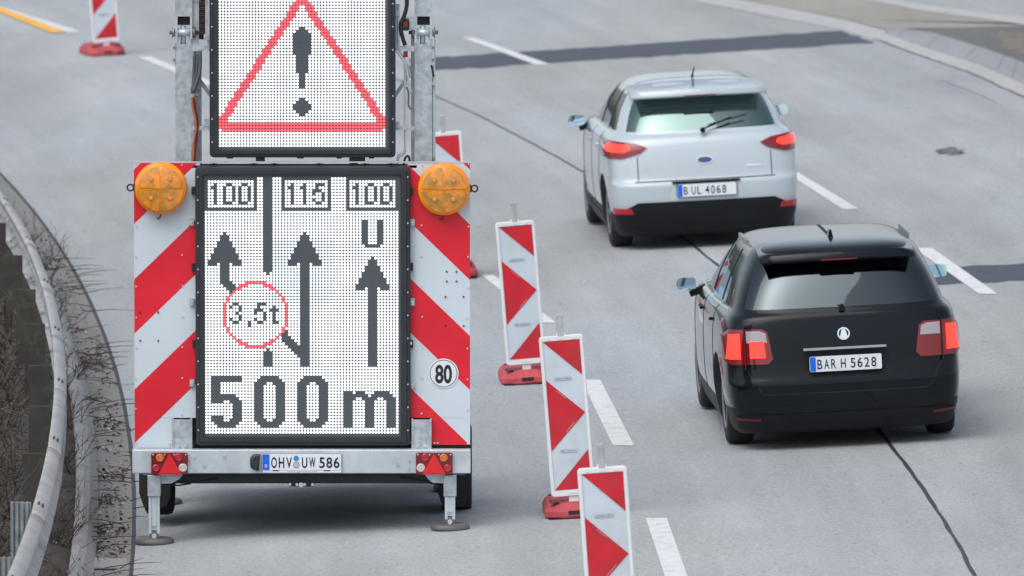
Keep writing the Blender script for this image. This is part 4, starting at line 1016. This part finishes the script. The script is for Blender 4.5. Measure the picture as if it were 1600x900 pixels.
def paint(name, col, metal, rough, backcol=(.03, .03, .035)):
    m = bpy.data.materials.new(name); m.use_nodes = True; t = m.node_tree; b = t.nodes['Principled BSDF']
    b.inputs['Metallic'].default_value = metal; b.inputs['Roughness'].default_value = rough; b.inputs['Coat Weight'].default_value = 1; b.inputs['Coat IOR'].default_value = 1.5 if sum(col) > 1 else 1.27; b.inputs['Specular IOR Level'].default_value = .5 if sum(col) > 1 else .08; b.inputs['Coat Roughness'].default_value = .04
    tc = t.nodes.new('ShaderNodeTexCoord'); n = t.nodes.new('ShaderNodeTexNoise'); n.inputs['Scale'].default_value = 3; n.inputs['Detail'].default_value = 8; t.links.new(tc.outputs['Object'], n.inputs[0])
    # road film, thicker on the lower panels
    sp = t.nodes.new('ShaderNodeSeparateXYZ'); t.links.new(tc.outputs['Object'], sp.inputs[0])
    r = t.nodes.new('ShaderNodeMapRange'); r.inputs[1].default_value = .75; r.inputs[2].default_value = .2; r.inputs[3].default_value = .03; r.inputs[4].default_value = .5; t.links.new(sp.outputs[2], r.inputs[0])
    ml = t.nodes.new('ShaderNodeMath'); ml.operation = 'MULTIPLY'; t.links.new(r.outputs[0], ml.inputs[0]); t.links.new(n.outputs[0], ml.inputs[1])
    mx = t.nodes.new('ShaderNodeMix'); mx.data_type = 'RGBA'; mx.inputs[6].default_value = (*col, 1); mx.inputs[7].default_value = (.22, .21, .20, 1) if sum(col) > 1 else (.018, .020, .024, 1)
    t.links.new(ml.outputs[0], mx.inputs[0])
    ge = t.nodes.new('ShaderNodeNewGeometry'); m2 = t.nodes.new('ShaderNodeMix'); m2.data_type = 'RGBA'; t.links.new(ge.outputs['Backfacing'], m2.inputs[0]); t.links.new(mx.outputs[2], m2.inputs[6]); m2.inputs[7].default_value = (*backcol, 1)
    t.links.new(m2.outputs[2], b.inputs['Base Color']); return m
pw = paint('white_car_paint', (.47, .545, .59), 0, .3)
pb = paint('black_car_paint', (.004, .007, .011), .0, .25)
trim_m = mat('black_trim', (.008, .010, .013), .5, var=.2, spec=.25)
int_m = mat('cabin_dark', (.03, .032, .036), .8)
seat_m = mat('seat_fabric', (.05, .052, .058), .9)
chrome_m = mat('chrome', (.75, .77, .8), .12, 1.0)
rim_m = mat('alloy_rim', (.32, .33, .35), .35, .7)
tl_red = mat('tail_lamp_red', (.20, .005, .008), .1, coat=.45)
tl_lit = mat('tail_lamp_lit', (.35, .01, .01), .3, emit=(1.0, .040, .025), estr=1.7)
tl_clear = mat('tail_lamp_clear', (.36, .34, .36), .12, coat=.7)
mirror_m = mat('mirror_glass', (.55, .72, .82), .04, 1.0)
refl_m = mat('bumper_reflector', (.45, .01, .02), .2, coat=.4)
seam_m = mat('panel_gap', (.01, .01, .012), .7)

def build_car(spec):
    root = empty(spec['name'], spec['loc'], spec['rot']); root.scale = (spec['scale'],) * 3
    rings = spec['rings']; NP = 12
    def outline(z, yr, yf, w, bow):
        L = yf - yr
        P = [(0, yr), (.40 * w, yr + .008 * bow), (.72 * w, yr + .035 * bow), (.90 * w, yr + .10 * bow), (.985 * w, yr + .24 * bow), (w, yr + .25 * L), (w * 1.0, yr + .47 * L), (w * .995, yr + .68 * L),
             (w * .97, yr + .84 * L), (w * .86, yr + .94 * L), (w * .5, yr + .985 * L), (0, yf)]
        return [(x, y, z) for x, y in P]
    bm = bmesh.new(); grid = []
    for rg in rings:
        P = outline(*rg[:5]); full = P + [(-x, y, z) for x, y, z in P[-2:0:-1]]
        grid.append([bm.verts.new(p) for p in full])
    n = len(grid[0]); cl = bm.edges.layers.float.new('crease_edge')
    M = {'paint': 0, 'rear': 1, 'side': 2, 'front': 3, 'trim': 4, 'inner': 5}
    for i in range(len(grid) - 1):
        for j in range(n):
            f = bm.faces.new((grid[i][j], grid[i][(j + 1) % n], grid[i + 1][(j + 1) % n], grid[i + 1][j])); f.smooth = True
            jj = j if j < NP - 1 else n - 1 - j     # column 0..10
            k = 0
            if rings[i][5] == 'g':
                k = 1 if jj in spec['rear_cols'] else 2 if jj in (4, 5, 6, 7) and not (jj == 4 and spec.get('thick_c')) else 3 if jj >= 8 else 0
            if rings[i][5] == 't': k = 4
            f.material_index = k
    bt = bm.faces.new(grid[0][::-1]); bt.material_index = 4
    tp = bm.faces.new(grid[-1]); tp.smooth = True; tp.material_index = 0
    for i, rg in enumerate(rings):
        if rg[6] > 0:
            for j in range(n):
                e = bm.edges.get((grid[i][j], grid[i][(j + 1) % n])); e[cl] = rg[6]
    # keep the roof cap quad-friendly
    bmesh.ops.poke(bm, faces=[tp]); bmesh.ops.recalc_face_normals(bm, faces=bm.faces)
    me = bpy.data.meshes.new('tmp'); bm.to_mesh(me); bm.free()
    mats = [spec['paint'], spec['rear_glass'], spec['side_glass'], spec['front_glass'], trim_m, dark_m]
    for m in mats: me.materials.append(m)
    tmp = bpy.data.objects.new('tmp', me); C.objects.link(tmp)
    ss = tmp.modifiers.new('s', 'SUBSURF'); ss.levels = 3; ss.render_levels = 3
    cut = MB(); yw = spec['wheels']; rw = spec['wr']
    for y in yw:
        for sx in (-1, 1): cut.cyl((sx * .52, y, rw * 1.0), (sx * 1.1, y, rw), rw * 1.14, n=40, m=0)
    co = cut.build('cut', dark_m); co.hide_render = True
    bo = tmp.modifiers.new('b', 'BOOLEAN'); bo.object = co; bo.operation = 'DIFFERENCE'; bo.solver = 'EXACT'
    bpy.context.view_layer.update(); dg = bpy.context.evaluated_depsgraph_get()
    me2 = bpy.data.meshes.new_from_object(tmp.evaluated_get(dg)); bpy.data.objects.remove(tmp); bpy.data.objects.remove(co)
    bm = bmesh.new(); bm.from_mesh(me2); bvh = BVHTree.FromBMesh(bm)
    out = {}
    def extract(name, idxs, mlist, test=None):
        b2 = bm.copy(); dl = [f for f in b2.faces if f.material_index not in idxs or (test and not test(f.calc_center_median()))]
        bmesh.ops.delete(b2, geom=dl, context='FACES')
        m_ = bpy.data.meshes.new(name)
        for f in b2.faces: f.material_index = idxs.index(f.material_index) if len(mlist) > 1 else 0
        b2.to_mesh(m_); b2.free()
        for q in mlist: m_.materials.append(q)
        o = bpy.data.objects.new(name, m_); C.objects.link(o); o.parent = root; return o
    nm = len(me2.materials)
    wellidx = [i for i in range(nm) if i >= 5]
    body = extract('body', [0, 4] + wellidx, [spec['paint'], trim_m] + [dark_m] * len(wellidx))
    extract('rear_window', [1], [spec['rear_glass']]); extract('windscreen', [3], [spec['front_glass']])
    extract('side_window', [2], [spec['side_glass']], lambda c: c.x < 0); extract('side_window', [2], [spec['side_glass']], lambda c: c.x > 0)
    bm.free()

    def patch(name, poly, off, m, parent=None, view='rear', res=.02, thick=.02, inset_mat=None):
        us = [p[0] for p in poly]; vs = [p[1] for p in poly]; u0, u1, v0, v1 = min(us), max(us), min(vs), max(vs)
        nu = max(2, int((u1 - u0) / res)); nv = max(2, int((v1 - v0) / res))
        b = bmesh.new(); G = [[b.verts.new((u0 + (u1 - u0) * i / nu, 0, v0 + (v1 - v0) * j / nv)) for i in range(nu + 1)] for j in range(nv + 1)]
        for j in range(nv):
            for i in range(nu): b.faces.new((G[j][i], G[j][i + 1], G[j + 1][i + 1], G[j + 1][i]))
        area = sum(poly[i][0] * poly[(i + 1) % len(poly)][1] - poly[(i + 1) % len(poly)][0] * poly[i][1] for i in range(len(poly)))
        for i in range(len(poly)):
            p, q = poly[i], poly[(i + 1) % len(poly)]; nx, nz = (q[1] - p[1]), -(q[0] - p[0])
            if area < 0: nx, nz = -nx, -nz
            bmesh.ops.bisect_plane(b, geom=b.verts[:] + b.edges[:] + b.faces[:], plane_co=(p[0], 0, p[1]), plane_no=(nx, 0, nz), clear_outer=True)
        bad = []
        for v in b.verts:
            u, w = v.co.x, v.co.z
            if view == 'rear': o_, d_ = Vector((u, -3, w)), Vector((0, 1, 0))
            elif view == 'left': o_, d_ = Vector((-3, u, w)), Vector((1, 0, 0))
            elif view == 'right': o_, d_ = Vector((3, u, w)), Vector((-1, 0, 0))
            else: o_, d_ = Vector((u, w, 4)), Vector((0, 0, -1))
            h = bvh.ray_cast(o_, d_)
            if h[0] is None: bad.append(v); v.tag = True; continue
            nn = h[1]
            if nn.dot(d_) > 0: nn = -nn
            v.co = h[0] + nn * off
        bmesh.ops.delete(b, geom=bad, context='VERTS')
        ed = [e for e in b.edges if e.is_boundary]
        d_ = {'rear': Vector((0, 1, 0)), 'left': Vector((1, 0, 0)), 'right': Vector((-1, 0, 0)), 'top': Vector((0, 0, -1))}[view]
        r = bmesh.ops.extrude_edge_only(b, edges=ed)
        for v in [x for x in r['geom'] if isinstance(x, bmesh.types.BMVert)]: v.co += d_ * (thick + off)
        bmesh.ops.recalc_face_normals(b, faces=b.faces)
        for f in b.faces: f.smooth = True
        m_ = bpy.data.meshes.new(name); b.to_mesh(m_); b.free(); m_.materials.append(m)
        try: m_.set_sharp_from_angle(angle=R(40))
        except Exception: pass
        o = bpy.data.objects.new(name, m_); C.objects.link(o); o.parent = parent or root; return o
    # cabin
    mb = MB(); hw = spec['hw']
    mb.box(-hw * .82, hw * .82, .35, 3.0, .45, .50); mb.box(-hw * .84, -hw * .80, .4, 2.9, .5, .98); mb.box(hw * .80, hw * .84, .4, 2.9, .5, .98)
    mb.box(-hw * .80, hw * .80, 2.62, 2.95, .5, .96)
    mb.build('cabin', int_m, root)
    def seat(x0, x1, y, zt, nm):
        mb = MB(); cx = (x0 + x1) / 2
        v = rrect(x0, .62, x1, zt, .06, 3); mb.add([(p[0], y + (p[1] - .6) * -.22, p[1]) for p in v] + [(p[0], y + .12 + (p[1] - .6) * -.22, p[1]) for p in v], [list(range(16)), list(range(16, 32))[::-1]] + [(i, 16 + i, 16 + (i + 1) % 16, (i + 1) % 16) for i in range(16)])
        mb.box(x0, x1, y, y + .5, .5, .64)
        for hx in ([cx] if x1 - x0 < .7 else [x0 + .22, x1 - .22]): mb.box(hx - .13, hx + .13, y - .16, y - .07, zt + .02, zt + .13, 0, .04); mb.box(hx - .05, hx + .05, y - .12, y - .11, zt - .02, zt + .04)
        mb.build(nm, seat_m, root)
    seat(-hw * .72, hw * .72, 1.05, .90, 'rear_bench'); seat(-.56, -.14, 1.95, .96, 'front_seat'); seat(.14, .56, 1.95, .96, 'front_seat')
    mb = MB(); mb.lathe([(.175, -.012), (.19, 0), (.175, .012), (.165, 0), (.175, -.012)], (-.34, 2.45, .92), 'y', 24); mb.build('steering_wheel', trim_m, root)
    # wheels
    for y in yw:
        for sx in (-1, 1):
            xo = sx * (hw - .045); c = (xo - sx * .10, y, rw); s_ = sx
            mb = MB(); mb.lathe([(rw * .62, -.095), (rw * .75, -.10), (rw * .93, -.095), (rw * .985, -.08), (rw, -.04), (rw, .04), (rw * .985, .08), (rw * .93, .095), (rw * .75, .10), (rw * .62, .095)], c, 'x', 40)
            wh = mb.build('wheel', rubber_m, root)
            mb = MB(); mb.lathe([(rw * .64, s_ * .096), (rw * .60, s_ * .085), (rw * .56, s_ * .03), (rw * .5, s_ * .0), (.001, s_ * .0)], c, 'x', 30, 1)
            mb.lathe([(rw * .645, s_ * .097), (rw * .62, s_ * .1), (rw * .585, s_ * .088)], c, 'x', 30, 0)
            for k in range(spec['spokes']):
                a = 2 * math.pi * k / spec['spokes']; u = Vector((0, math.cos(a), math.sin(a))); w = Vector((0, -math.sin(a), math.cos(a))); cc = Vector(c) + Vector((s_ * .07, 0, 0))
                q = [cc + u * .03 + w * .028, cc + u * .03 - w * .028, cc + u * rw * .6 - w * .02 + Vector((s_ * .015, 0, 0)), cc + u * rw * .6 + w * .02 + Vector((s_ * .015, 0, 0))]
                mb.add(q + [p - Vector((s_ * .03, 0, 0)) for p in q], [(0, 1, 2, 3), (0, 4, 5, 1), (1, 5, 6, 2), (3, 2, 6, 7), (0, 3, 7, 4)], 0)
            mb.lathe([(.05, s_ * .07), (.04, s_ * .085), (.001, s_ * .087)], c, 'x', 16, 0)
            mb.build('rim', [rim_m, dark_m], wh)
    # mirrors
    for sx in (-1, 1):
        my, mz = spec['mirror']; xb = sx * (hw - .09)
        cx = sx * (hw + .065)
        b = bmesh.new(); bmesh.ops.create_cube(b, size=1)
        for v in b.verts:
            v.co = Vector((v.co.x * .19, v.co.y * .13 * (1 if v.co.y < 0 else .9), v.co.z * .135))
            if v.co.y > 0: v.co.x *= .7; v.co.z *= .7
        me_ = bpy.data.meshes.new('mirror'); b.to_mesh(me_); b.free(); me_.materials.append(spec['mirror_paint'])
        for p in me_.polygons: p.use_smooth = True
        o = bpy.data.objects.new('wing_mirror', me_); C.objects.link(o); o.parent = root; o.location = (cx, my, mz)
        s2 = o.modifiers.new('s', 'SUBSURF'); s2.levels = 3; s2.render_levels = 3
        mg = MB(); mg.prism(rrect(-.070, -.046, .070, .046, .026, 5), -.056, -.046); gl = mg.build('mirror_glass', mirror_m, o); gl.rotation_euler = (R(-4), 0, R(-sx * 6))
        mg = MB(); mg.prism([(-.02, -.035), (.02, -.035), (.03, .02), (-.03, .02)], -.03, .03); ar = mg.build('mirror_arm', trim_m, root); ar.location = (sx * (hw - .045), my + .01, mz - .05); ar.rotation_euler = (0, R(sx * -70), 0); ar.scale = (1, 1, 2.4)
    spec['details'](root, patch, body)
    return root

def plate_de(root, patch_y, z, x=0, chars=None, w=.52, par=None):
    y = patch_y
    mb = MB(); mb.prism(rrect(x - w / 2, z - .055, x + w / 2, z + .055, .010), y - .008, y, 0); mb.prism(rrect(x - w / 2 - .006, z - .061, x + w / 2 + .006, z + .061, .012), y - .004, y + .004, 1)
    o = mb.build('number_plate', [platew_m, trim_m], root)
    mb = MB(); mb.box(x - w / 2 + .003, x - w / 2 + .045, y - .0092, y - .0078, z - .052, z + .052); mb.build('country_band', blue_m, o)
    xx = x - w / 2 + .055
    for ch in chars:
        if ch == ' ': xx += .020; continue
        text('character', ch, xx, z - .036, .072, y - .0095, ink_m, o, w=.036 if ch not in '1I' else .016, bold=.01); xx += .050
    return o

def mirror_poly(p): return [(-x, z) for x, z in p][::-1]
def white_details(root, patch, body):
    # tail lamps: slanting wedges, lit outside
    lp = [(.50, .905), (.60, .945), (.80, .965), (.845, .90), (.845, .82), (.72, .815), (.56, .86)]
    lit = [(.655, .925), (.80, .945), (.825, .915), (.825, .875), (.70, .865), (.64, .89)]
    for q in (lp, mirror_poly(lp)): 
        o = patch('tail_lamp', q, .012, tl_red); l2 = lit if q is lp else mirror_poly(lit)
        patch('lit_segment', l2, .016, tl_lit, o)
    # black lower bumper with diffuser step
    patch('bumper_insert', [(-.80, .13), (.80, .13), (.80, .33), (.60, .43), (-.60, .43), (-.80, .33)], .010, trim_m)
    for s in (1, -1):
        rr = [(.64, .335), (.80, .335), (.80, .385), (.66, .385)]
        patch('reflector', rr if s > 0 else mirror_poly(rr), .016, refl_m)
    # tailgate shut lines
    patch('panel_gap', [(-.62, .608), (.62, .608), (.62, .615), (-.62, .615)], .003, seam_m, thick=.004)
    for s in (1, -1):
        q = [(.585, .62), (.592, .62), (.592, .83), (.585, .83)]; patch('panel_gap', q if s > 0 else mirror_poly(q), .003, seam_m, thick=.004)
        q = [(.63, .40), (.84, .70), (.845, .70), (.635, .40)]
    rec = patch('plate_recess', [(-.32, .44), (.32, .44), (.29, .60), (-.29, .60)], .002, mat('recess_shade_paint', (.50, .56, .60), .35), thick=.004)
    plate_de(root, -.045, .525, 0, 'B UL 4068')
    mb = MB(); mb.box(-.30, .30, -.035, .06, .59, .605); mb.build('handle_strip', trim_m, root)
    e = [(.075 * math.cos(t), .78 + .034 * math.sin(t)) for t in [i * math.pi / 12 for i in range(24)]]
    em = patch('emblem', e, .007, chrome_m, res=.01); e2 = [(.064 * math.cos(t), .78 + .026 * math.sin(t)) for t in [i * math.pi / 12 for i in range(24)]]
    patch('emblem_field', e2, .010, mat('emblem_blue', (.03, .07, .20), .25, coat=.5), em, res=.01)
    patch('lettering_strip', [(.36, .70), (.50, .70), (.50, .722), (.36, .722)], .004, chrome_m, res=.01)
    # wiper
    mb = MB(); mb.tube([(0, .10, 1.045), (.10, .13, 1.08), (.26, .175, 1.13)], .009, 6); mb.tube([(.05, .125, 1.08), (.40, .20, 1.15)], .006, 5); mb.cyl((0, .12, 1.04), (0, .07, 1.035), .022, n=12); mb.build('wiper', trim_m, root)
    # roof spoiler with brake light
    mb = MB(); v = []
    for i in range(13):
        x = -.60 + 1.2 * i / 12; c = 1 - (x / .60) ** 2; yb = .20 + .10 * (x / .6) ** 2
        v += [(x, yb, 1.335 + .012 * c), (x, yb + .02, 1.318 + .010 * c), (x, yb + .30, 1.350 + .02 * c), (x, yb + .50, 1.412 + .030 * c)]
    mb.add(v, [(i * 4 + j, i * 4 + (j + 1) % 4, i * 4 + 4 + (j + 1) % 4, i * 4 + 4 + j) for i in range(12) for j in range(4)] + [(0, 1, 2, 3), (48, 49, 50, 51)], 0, True)
    sp = mb.build('roof_spoiler', pw, root)
    mb = MB(); mb.box(-.14, .14, .198, .210, 1.333, 1.343); mb.build('brake_light', tl_red, sp)
    # black window surround at the corners, pillars and door gaps
    for vw in ('left', 'right'):
        patch('door_pillar', [(1.72, 1.03), (1.80, 1.03), (1.76, 1.36), (1.70, 1.36)], .003, trim_m, view=vw, thick=.006)
        patch('door_pillar', [(.98, 1.03), (1.06, 1.03), (1.10, 1.36), (1.04, 1.36)], .003, trim_m, view=vw, thick=.006)
        for y0 in (1.02, 1.78, 2.75): patch('panel_gap', [(y0, .30), (y0 + .008, .30), (y0 + .008, 1.0), (y0, 1.0)], .0025, seam_m, view=vw, thick=.004)
        for y0 in (1.14, 1.92): patch('door_handle', rrect(y0, .86, y0 + .17, .885, .01), .022, pw, view=vw)
        patch('sill', [(.95, .20), (2.85, .20), (2.85, .27), (.95, .27)], .008, trim_m, view=vw)
    patch('panel_gap', [(-.5, .95), (.5, .95), (.5, .957), (-.5, .957)], .002, seam_m, view='top', thick=.003)
    mb = MB(); mb.tube([(0, .95, 1.44), (0, .80, 1.50), (0, .66, 1.56)], [.012, .007, .004], 6); mb.build('antenna', trim_m, root)

def black_details(root, patch, body):
    # upright tail lamps split between wing and tailgate
    lp = [(.515, .67), (.545, .86), (.58, .885), (.80, .885), (.85, .83), (.86, .67), (.80, .635), (.55, .635)]
    for s in (1, -1):
        q = lp if s > 0 else mirror_poly(lp); o = patch('tail_lamp', q, .014, tl_red)
        c1 = [(.55, .79), (.56, .855), (.60, .872), (.695, .872), (.695, .79)]
        patch('clear_segment', c1 if s > 0 else mirror_poly(c1), .018, tl_clear, o)
        l1 = [(.735, .675), (.735, .855), (.805, .85), (.825, .675)]
        patch('lit_segment', l1 if s > 0 else mirror_poly(l1), .021, tl_lit, o)
        if s < 0:
            l2 = [(.565, .68), (.575, .80), (.675, .80), (.675, .68)]; patch('lit_segment', mirror_poly(l2), .021, tl_lit, o)
        g_ = [(.702, .60), (.708, .60), (.708, .90), (.702, .90)]; patch('panel_gap', g_ if s > 0 else mirror_poly(g_), .023, seam_m, o, thick=.01)
        g_ = [(.60, .42), (.607, .42), (.707, .60), (.70, .60)]; patch('panel_gap', g_ if s > 0 else mirror_poly(g_), .003, seam_m, thick=.004)
        g_ = [(.62, .225), (.78, .235), (.78, .255), (.62, .245)]; patch('reflector', g_ if s > 0 else mirror_poly(g_), .012, mat('dark_reflector', (.10, .008, .012), .25))
        # roof rails
        q = [(.545, .66), (.560, .66), (.578, 1.4), (.562, 2.3), (.548, 2.3), (.560, 1.4)]; patch('roof_rail', q if s > 0 else mirror_poly(q), .035, mat('satin_rail', (.42, .44, .47), .3, .9), view='top', res=.03)
    patch('panel_gap', [(-.60, .412), (.60, .412), (.60, .420), (-.60, .420)], .003, seam_m, thick=.004)
    rec = patch('plate_recess', [(-.34, .53), (.34, .53), (.31, .71), (-.31, .71)], .003, trim_m, thick=.004)
    plate_de(root, -.018, .625, 0, 'BAR H 5628')
    mb = MB(); mb.box(-.30, .30, -.015, .07, .725, .742); mb.build('handle_strip', chrome_m, root)
    em = patch('emblem', circle(0, .83, .045, 24), .008, chrome_m, res=.01); patch('emblem_field', circle(0, .83, .035, 20), .011, trim_m, em, res=.01)
    patch('emblem_bar', [(-.030, .80), (.0, .79), (.030, .80), (.012, .862), (-.012, .862)], .014, chrome_m, em, res=.01)
    patch('bumper_insert', [(-.78, .13), (.78, .13), (.74, .27), (-.74, .27)], .008, trim_m)
    patch('bumper_crease', [(-.78, .475), (.78, .475), (.78, .490), (-.78, .490)], .006, pb, thick=.006)
    mb = MB(); mb.tube([(0, .12, 1.02), (-.10, .15, 1.05), (-.24, .17, 1.08)], .009, 6); mb.tube([(-.02, .15, 1.06), (-.40, .20, 1.10)], .006, 5); mb.cyl((0, .14, 1.02), (0, .08, 1.01), .022, n=12); mb.build('wiper', trim_m, root)
    mb = MB(); v = []
    for i in range(13):
        x = -.56 + 1.12 * i / 12; c = 1 - (x / .56) ** 2; yb = .16 + .08 * (x / .6) ** 2
        v += [(x, yb, 1.355 + .016 * c), (x, yb + .02, 1.338 + .012 * c), (x, yb + .30, 1.37 + .02 * c), (x, yb + .46, 1.432 + .026 * c)]
    mb.add(v, [(i * 4 + j, i * 4 + (j + 1) % 4, i * 4 + 4 + (j + 1) % 4, i * 4 + 4 + j) for i in range(12) for j in range(4)] + [(0, 1, 2, 3), (48, 49, 50, 51)], 0, True)
    sp = mb.build('roof_spoiler', pb, root)
    mb = MB(); mb.box(-.13, .13, .158, .170, 1.354, 1.364); mb.build('brake_light', tl_red, sp)
    for vw in ('left', 'right'):
        patch('door_pillar', [(1.95, 1.02), (2.03, 1.02), (1.99, 1.38), (1.93, 1.38)], .003, trim_m, view=vw, thick=.006)
        patch('door_pillar', [(1.10, 1.02), (1.17, 1.02), (1.17, 1.38), (1.11, 1.38)], .003, trim_m, view=vw, thick=.006)
        for y0 in (1.10, 2.0, 2.95): patch('panel_gap', [(y0, .30), (y0 + .008, .30), (y0 + .008, 1.0), (y0, 1.0)], .0025, seam_m, view=vw, thick=.004)
        for y0 in (1.22, 2.12): patch('door_handle', rrect(y0, .86, y0 + .17, .885, .01), .022, pb, view=vw)
        patch('window_trim', [(.55, .995), (2.95, .965), (2.95, .978), (.55, 1.008)], .006, chrome_m, view=vw, thick=.01)
    mb = MB(); mb.prism([(-.02, 1.46), (.02, 1.46), (.006, 1.52), (-.006, 1.52)], .80, .92); mb.build('shark_fin_antenna', pb, root)
    for x in (-.015, .0):
        patch('roof_seam', [(-.012, .75), (.012, .75), (.012, 1.9), (-.012, 1.9)], .002, seam_m, view='top', thick=.003); break

def car_pose(px, py, ax, yaw, scale):
    """rear centre on the road, nose turned left by yaw degrees, rolled with the superelevation"""
    p = g(px, py); return p, (0, -math.atan(K), R(yaw)), scale
# rings: z, rear y, front y, half width, rear corner bow, band, crease
wr_ = [(.115, .14, 3.75, .78, 1, 't', .3), (.17, .05, 3.88, .81, 1, 't', 0), (.36, -.02, 3.95, .845, 1, 'p', 0), (.44, -.03, 3.96, .853, 1, 'p', 0), (.585, -.025, 3.95, .86, 1, 'p', .45), (.625, .02, 3.94, .86, 1, 'p', .3),
       (.80, .035, 3.90, .857, 1.05, 'p', 0), (.93, .065, 3.80, .842, 1.1, 'p', 0), (.985, .10, 3.45, .815, 1.2, 'p', .2), (1.015, .145, 3.05, .765, 1.3, 'p', .55), (1.035, .155, 2.98, .750, 1.4, 'g', .6), (1.20, .27, 2.62, .695, 1.5, 'g', 0),
       (1.315, .38, 2.28, .625, 1.6, 'g', .6), (1.335, .40, 2.22, .612, 1.6, 'p', .2), (1.385, .46, 2.10, .565, 1.6, 'p', .1), (1.425, .58, 1.98, .48, 1.6, 'p', 0), (1.45, .80, 1.80, .30, 1.4, 'p', 0)]
p, rot, sc = car_pose(1108, 388, 0, 4.3, .955)
wc = build_car(dict(name='white_hatchback', loc=p, rot=rot, scale=sc, rings=wr_, rear_cols=(0, 1, 2), rear_glass=glass_r, side_glass=glass_s, front_glass=glass_l, paint=pw, mirror_paint=trim_m,
               wheels=(.72, 3.18), wr=.305, hw=.86, mirror=(2.55, .99), spokes=7, details=white_details))
wc.name = 'hatchback_car'
tag(wc, 'white hatchback driving away in the far lane with both tail lamps lit', 'car', 'cars in the open lanes')
br_ = [(.115, .14, 4.05, .80, 1, 't', .3), (.165, .06, 4.18, .83, 1, 't', 0), (.33, .0, 4.22, .865, .9, 'p', 0), (.45, -.01, 4.24, .875, .9, 'p', .2), (.50, -.01, 4.24, .875, .9, 'p', .2), (.56, .02, 4.2, .877, .9, 'p', .1), (.75, .035, 4.15, .875, .9, 'p', 0),
       (.90, .055, 4.05, .862, .9, 'p', 0), (.965, .075, 3.7, .835, 1.0, 'p', .3), (.995, .10, 3.25, .80, 1.1, 'p', .5), (1.015, .11, 3.18, .785, 1.2, 'g', .5), (1.20, .20, 2.80, .72, 1.3, 'g', 0), (1.335, .29, 2.44, .645, 1.4, 'g', .5),
       (1.36, .31, 2.36, .632, 1.4, 'p', .2), (1.42, .36, 2.24, .585, 1.4, 'p', .1), (1.45, .50, 2.10, .50, 1.4, 'p', 0), (1.465, .75, 1.9, .30, 1.3, 'p', 0)]
p, rot, sc = car_pose(1327, 701, 0, 3.3, .965)
bc = build_car(dict(name='black_estate', loc=p, rot=rot, scale=sc, rings=br_, rear_cols=(0, 1, 2), rear_glass=glass_d, side_glass=glass_d, front_glass=glass_d, paint=pb, mirror_paint=pb,
               wheels=(.80, 3.42), wr=.315, hw=.875, mirror=(2.72, 1.0), spokes=5, details=black_details))
bc.name = 'estate_car'
tag(bc, 'black estate car with silver roof rails driving away in the near lane, tail lamps lit', 'car', 'cars in the open lanes')
bpy.data.materials.remove(glass_m)

# every rivet, bolt and clip an object of its own
def split(o):
    me = o.data; bm = bmesh.new(); bm.from_mesh(me); seen = set(); comps = []
    for f in bm.faces:
        if f.index in seen: continue
        st = [f]; seen.add(f.index); c = []
        while st:
            q = st.pop(); c.append(q.index)
            for e in q.edges:
                for h in e.link_faces:
                    if h.index not in seen: seen.add(h.index); st.append(h)
        comps.append(set(c))
    if len(comps) > 1:
        for c in comps:
            b2 = bm.copy(); b2.faces.ensure_lookup_table()
            bmesh.ops.delete(b2, geom=[f for f in b2.faces if f.index not in c], context='FACES')
            m_ = bpy.data.meshes.new(o.name.split('.')[0]); b2.to_mesh(m_); b2.free()
            for q in me.materials: m_.materials.append(q)
            n_ = bpy.data.objects.new(o.name.split('.')[0], m_); C.objects.link(n_); n_.parent = o.parent; n_.matrix_local = o.matrix_local.copy()
        bpy.data.objects.remove(o)
    bm.free()
for o in list(bpy.data.objects):
    if o.type == 'MESH' and o.name.split('.')[0] in ('rivet', 'bolt', 'screw', 'hanger', 'mount', 'holder_clip', 'brake_cable'): split(o)
